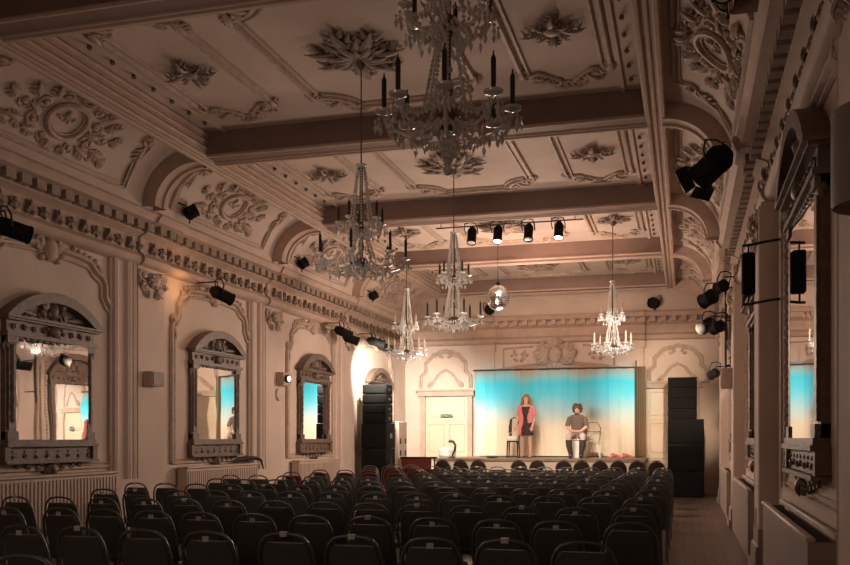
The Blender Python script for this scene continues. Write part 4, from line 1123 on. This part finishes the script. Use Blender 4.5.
for ri, y in enumerate(rows):
    for j in range(15):
        x = -.42-.5*j + R.uniform(-.03, .03) + (-.15 if ri == 1 else 0)
        yy = y + R.uniform(-.05, .05) + .03*math.sin(j*.6+ri)
        if x < -7.42: continue
        # leave out the ones wholly outside the picture on the left or below it
        d = -x*.272+yy*.962; px = 425+920*(x*.962+yy*.272)/d
        if px < -25 or (ri == 0 and px > 60): continue
        if yy > 18.2 and x < -6.9 : continue
        dark_red = (ri >= 9 and j >= 10) or (ri == 8 and j == 13)
        key = 'red' if dark_red else R.choice(('plain', 'tag', 'toptag', 'tag'))
        col = {'red':'dark red chair', 'plain':'black chair without tag', 'tag':'black chair with white back tag', 'toptag':'black chair with white top tag'}[key]
        lab = '%s, %s from right aisle, %s row from viewer' % (col, num[j], num[ri])
        place(key, x, yy, R.uniform(-.05, .05), lab, 'rows of padded chairs facing the stage')
k = 0
for x in (-.62, -1.05, -1.47, -1.88, -2.30, -2.72, -3.33, -3.77, -4.75, -5.18, -5.62):
    place('round', x, 21.55, R.uniform(-.03, .03), 'round-backed dark chair in the front row, %s from the right' % num[k], 'round-backed chairs in the front row'); k += 1
for x in (-4.12, -4.42):
    pass
for x, l in ((-6.22, 'right'), (-6.72, 'left')):
    place('red', x, 20.9 if l == 'right' else 21.1, .05, 'dark red padded chair beside the front row near the left tower, %s one' % l, 'red chairs by the left tower')
# low dark table behind the red chairs
t = thing('side_table', 'low table with dark sloping cloth by the left tower before the stage', 'table', (-6.48, 22.35, 0))
mb = MB(); mb.box(-.42, .42, -.25, .25, .98, 1.02, .01); mb.build('tabletop', 'fabricb', t)
mb = MB(); mb.add([(-.4,-.24,.98),(.4,-.24,.98),(.36,-.2,.55),(-.36,-.2,.55),(-.4,-.22,.98),(.4,-.22,.98),(.36,-.18,.55),(-.36,-.18,.55)], [(0,1,2,3),(7,6,5,4),(0,4,5,1),(2,6,7,3),(1,5,6,2),(3,7,4,0)]); mb.build('cloth_front', 'fabricr', t)
for x in (-.36, .36):
    for y in (-.2, .2):
        mb = MB(); mb.tube([(x, y, .98), (x, y, 0)], .018, 6); mb.build('leg', 'blackm', t)

# ------------------------------------------------------------------ lights
def spot(loc, tgt, W_, col, ang=60, blend=.6, r=.08):
    l = bpy.data.lights.new('spot', 'SPOT'); l.energy = W_; l.color = col; l.spot_size = math.radians(ang); l.spot_blend = blend; l.shadow_soft_size = r
    o = bpy.data.objects.new('spot_light', l); COL.objects.link(o); o.location = loc; o.rotation_euler = aim(loc, tgt); return o
def point(loc, W_, col, r=.12):
    l = bpy.data.lights.new('point', 'POINT'); l.energy = W_; l.color = col; l.shadow_soft_size = r
    o = bpy.data.objects.new('point_light', l); COL.objects.link(o); o.location = loc; return o
WARM = (1, .62, .36); WH = (1, .80, .60)
# lamps on the bar, aimed at the stage
AMB = (1, .75, .61)
for x0, x1 in ((-3.88, -5.3), (-3.38, -4.1), (-2.80, -2.9), (-2.24, -1.7)):
    spot((x0, 17.15, 5.10), (x1, 25.6, 1.0), 1500, (1, .84, .66), 17, 1.)
# cyan washes for the top of the backdrop
spot((-3.86, 17.2, 5.05), (-5.3, 25.6, 2.8), 1500, (.0, .80, 1.), 14, 1.)
spot((-2.80, 17.2, 5.05), (-1.7, 25.6, 2.8), 1500, (.0, .80, 1.), 14, 1.)
spot((-3.38, 17.2, 5.05), (-3.5, 25.6, 2.8), 900, (.0, .80, 1.), 15, 1.)
# wall spots washing the stage corners
spot((-7.0, 20.6, 3.6), (-7.9, 24.2, 2.2), 1300, (1,.88,.74), 80, .8)
spot((-6.6, 22.0, 3.7), (-6.9, 26, 1.8), 450, (1,.86,.70), 60, .8)
spot((.2, 17.3, 3.6), (-.3, 26, 2.6), 2300, (1,.76,.54), 28, .8)
spot((-.3, 16.5, 3.7), (-1.36, 18.3, 3.5), 300, (1,.9,.8), 30, .5)
spot((-6.9, 16.9, 3.8), (-5.6, 18.4, 3.5), 60, (1,.9,.8), 34, .5)
spot((-3.4, 18.0, 4.9), (-3.4, 26, 4.4), 300, (1,.68,.46), 44, .9)
spot((-3.36, 17.15, 5.15), (-3.6, 20.3, 5.62), 230, (1, .58, .38), 55, 1.)
spot((-2.22, 17.15, 5.15), (-2.1, 20.3, 5.62), 230, (1, .58, .38), 55, 1.)
point((-7.6, 13.2, 3.92), 4.5, (1, .5, .22), .03)
# added fill lights in mid-air, without fixtures
point((-3.6, 19.5, 2.9), 440, (1, .74, .58), .4)
spot((-.3, 16.5, 3.7), (-3.5, 14.05, 3.5), 70, (1,.9,.8), 30, .5)
point((-3.5, 16.9, 3.0), 120, AMB, .4)
point((-3.5, 12.6, 3.0), 75, AMB, .4)
point((-4.2, 8.1, 2.8), 30, AMB, .4)
point((-4.0, -1.0, 2.0), 62, AMB, .3)

w = bpy.data.worlds.new('World'); S.world = w; w.use_nodes = True
w.node_tree.nodes['Background'].inputs['Color'].default_value = (.012, .009, .008, 1)

# ------------------------------------------------------------------ camera
cam = bpy.data.cameras.new('Camera'); co = bpy.data.objects.new('Camera', cam); COL.objects.link(co)
cam.sensor_width = 36; cam.lens = 920/850*36; cam.shift_y = (438-282.5)/850; cam.clip_end = 200
co.location = (0, 0, 1.5); co.rotation_euler = (PI/2, 0, math.atan(260/920))
S.camera = co
S.view_settings.view_transform = 'Standard'; S.view_settings.look = 'None'; S.view_settings.gamma = 1; S.view_settings.exposure = 0
try: S.view_settings.use_curve_mapping = False
except Exception: pass
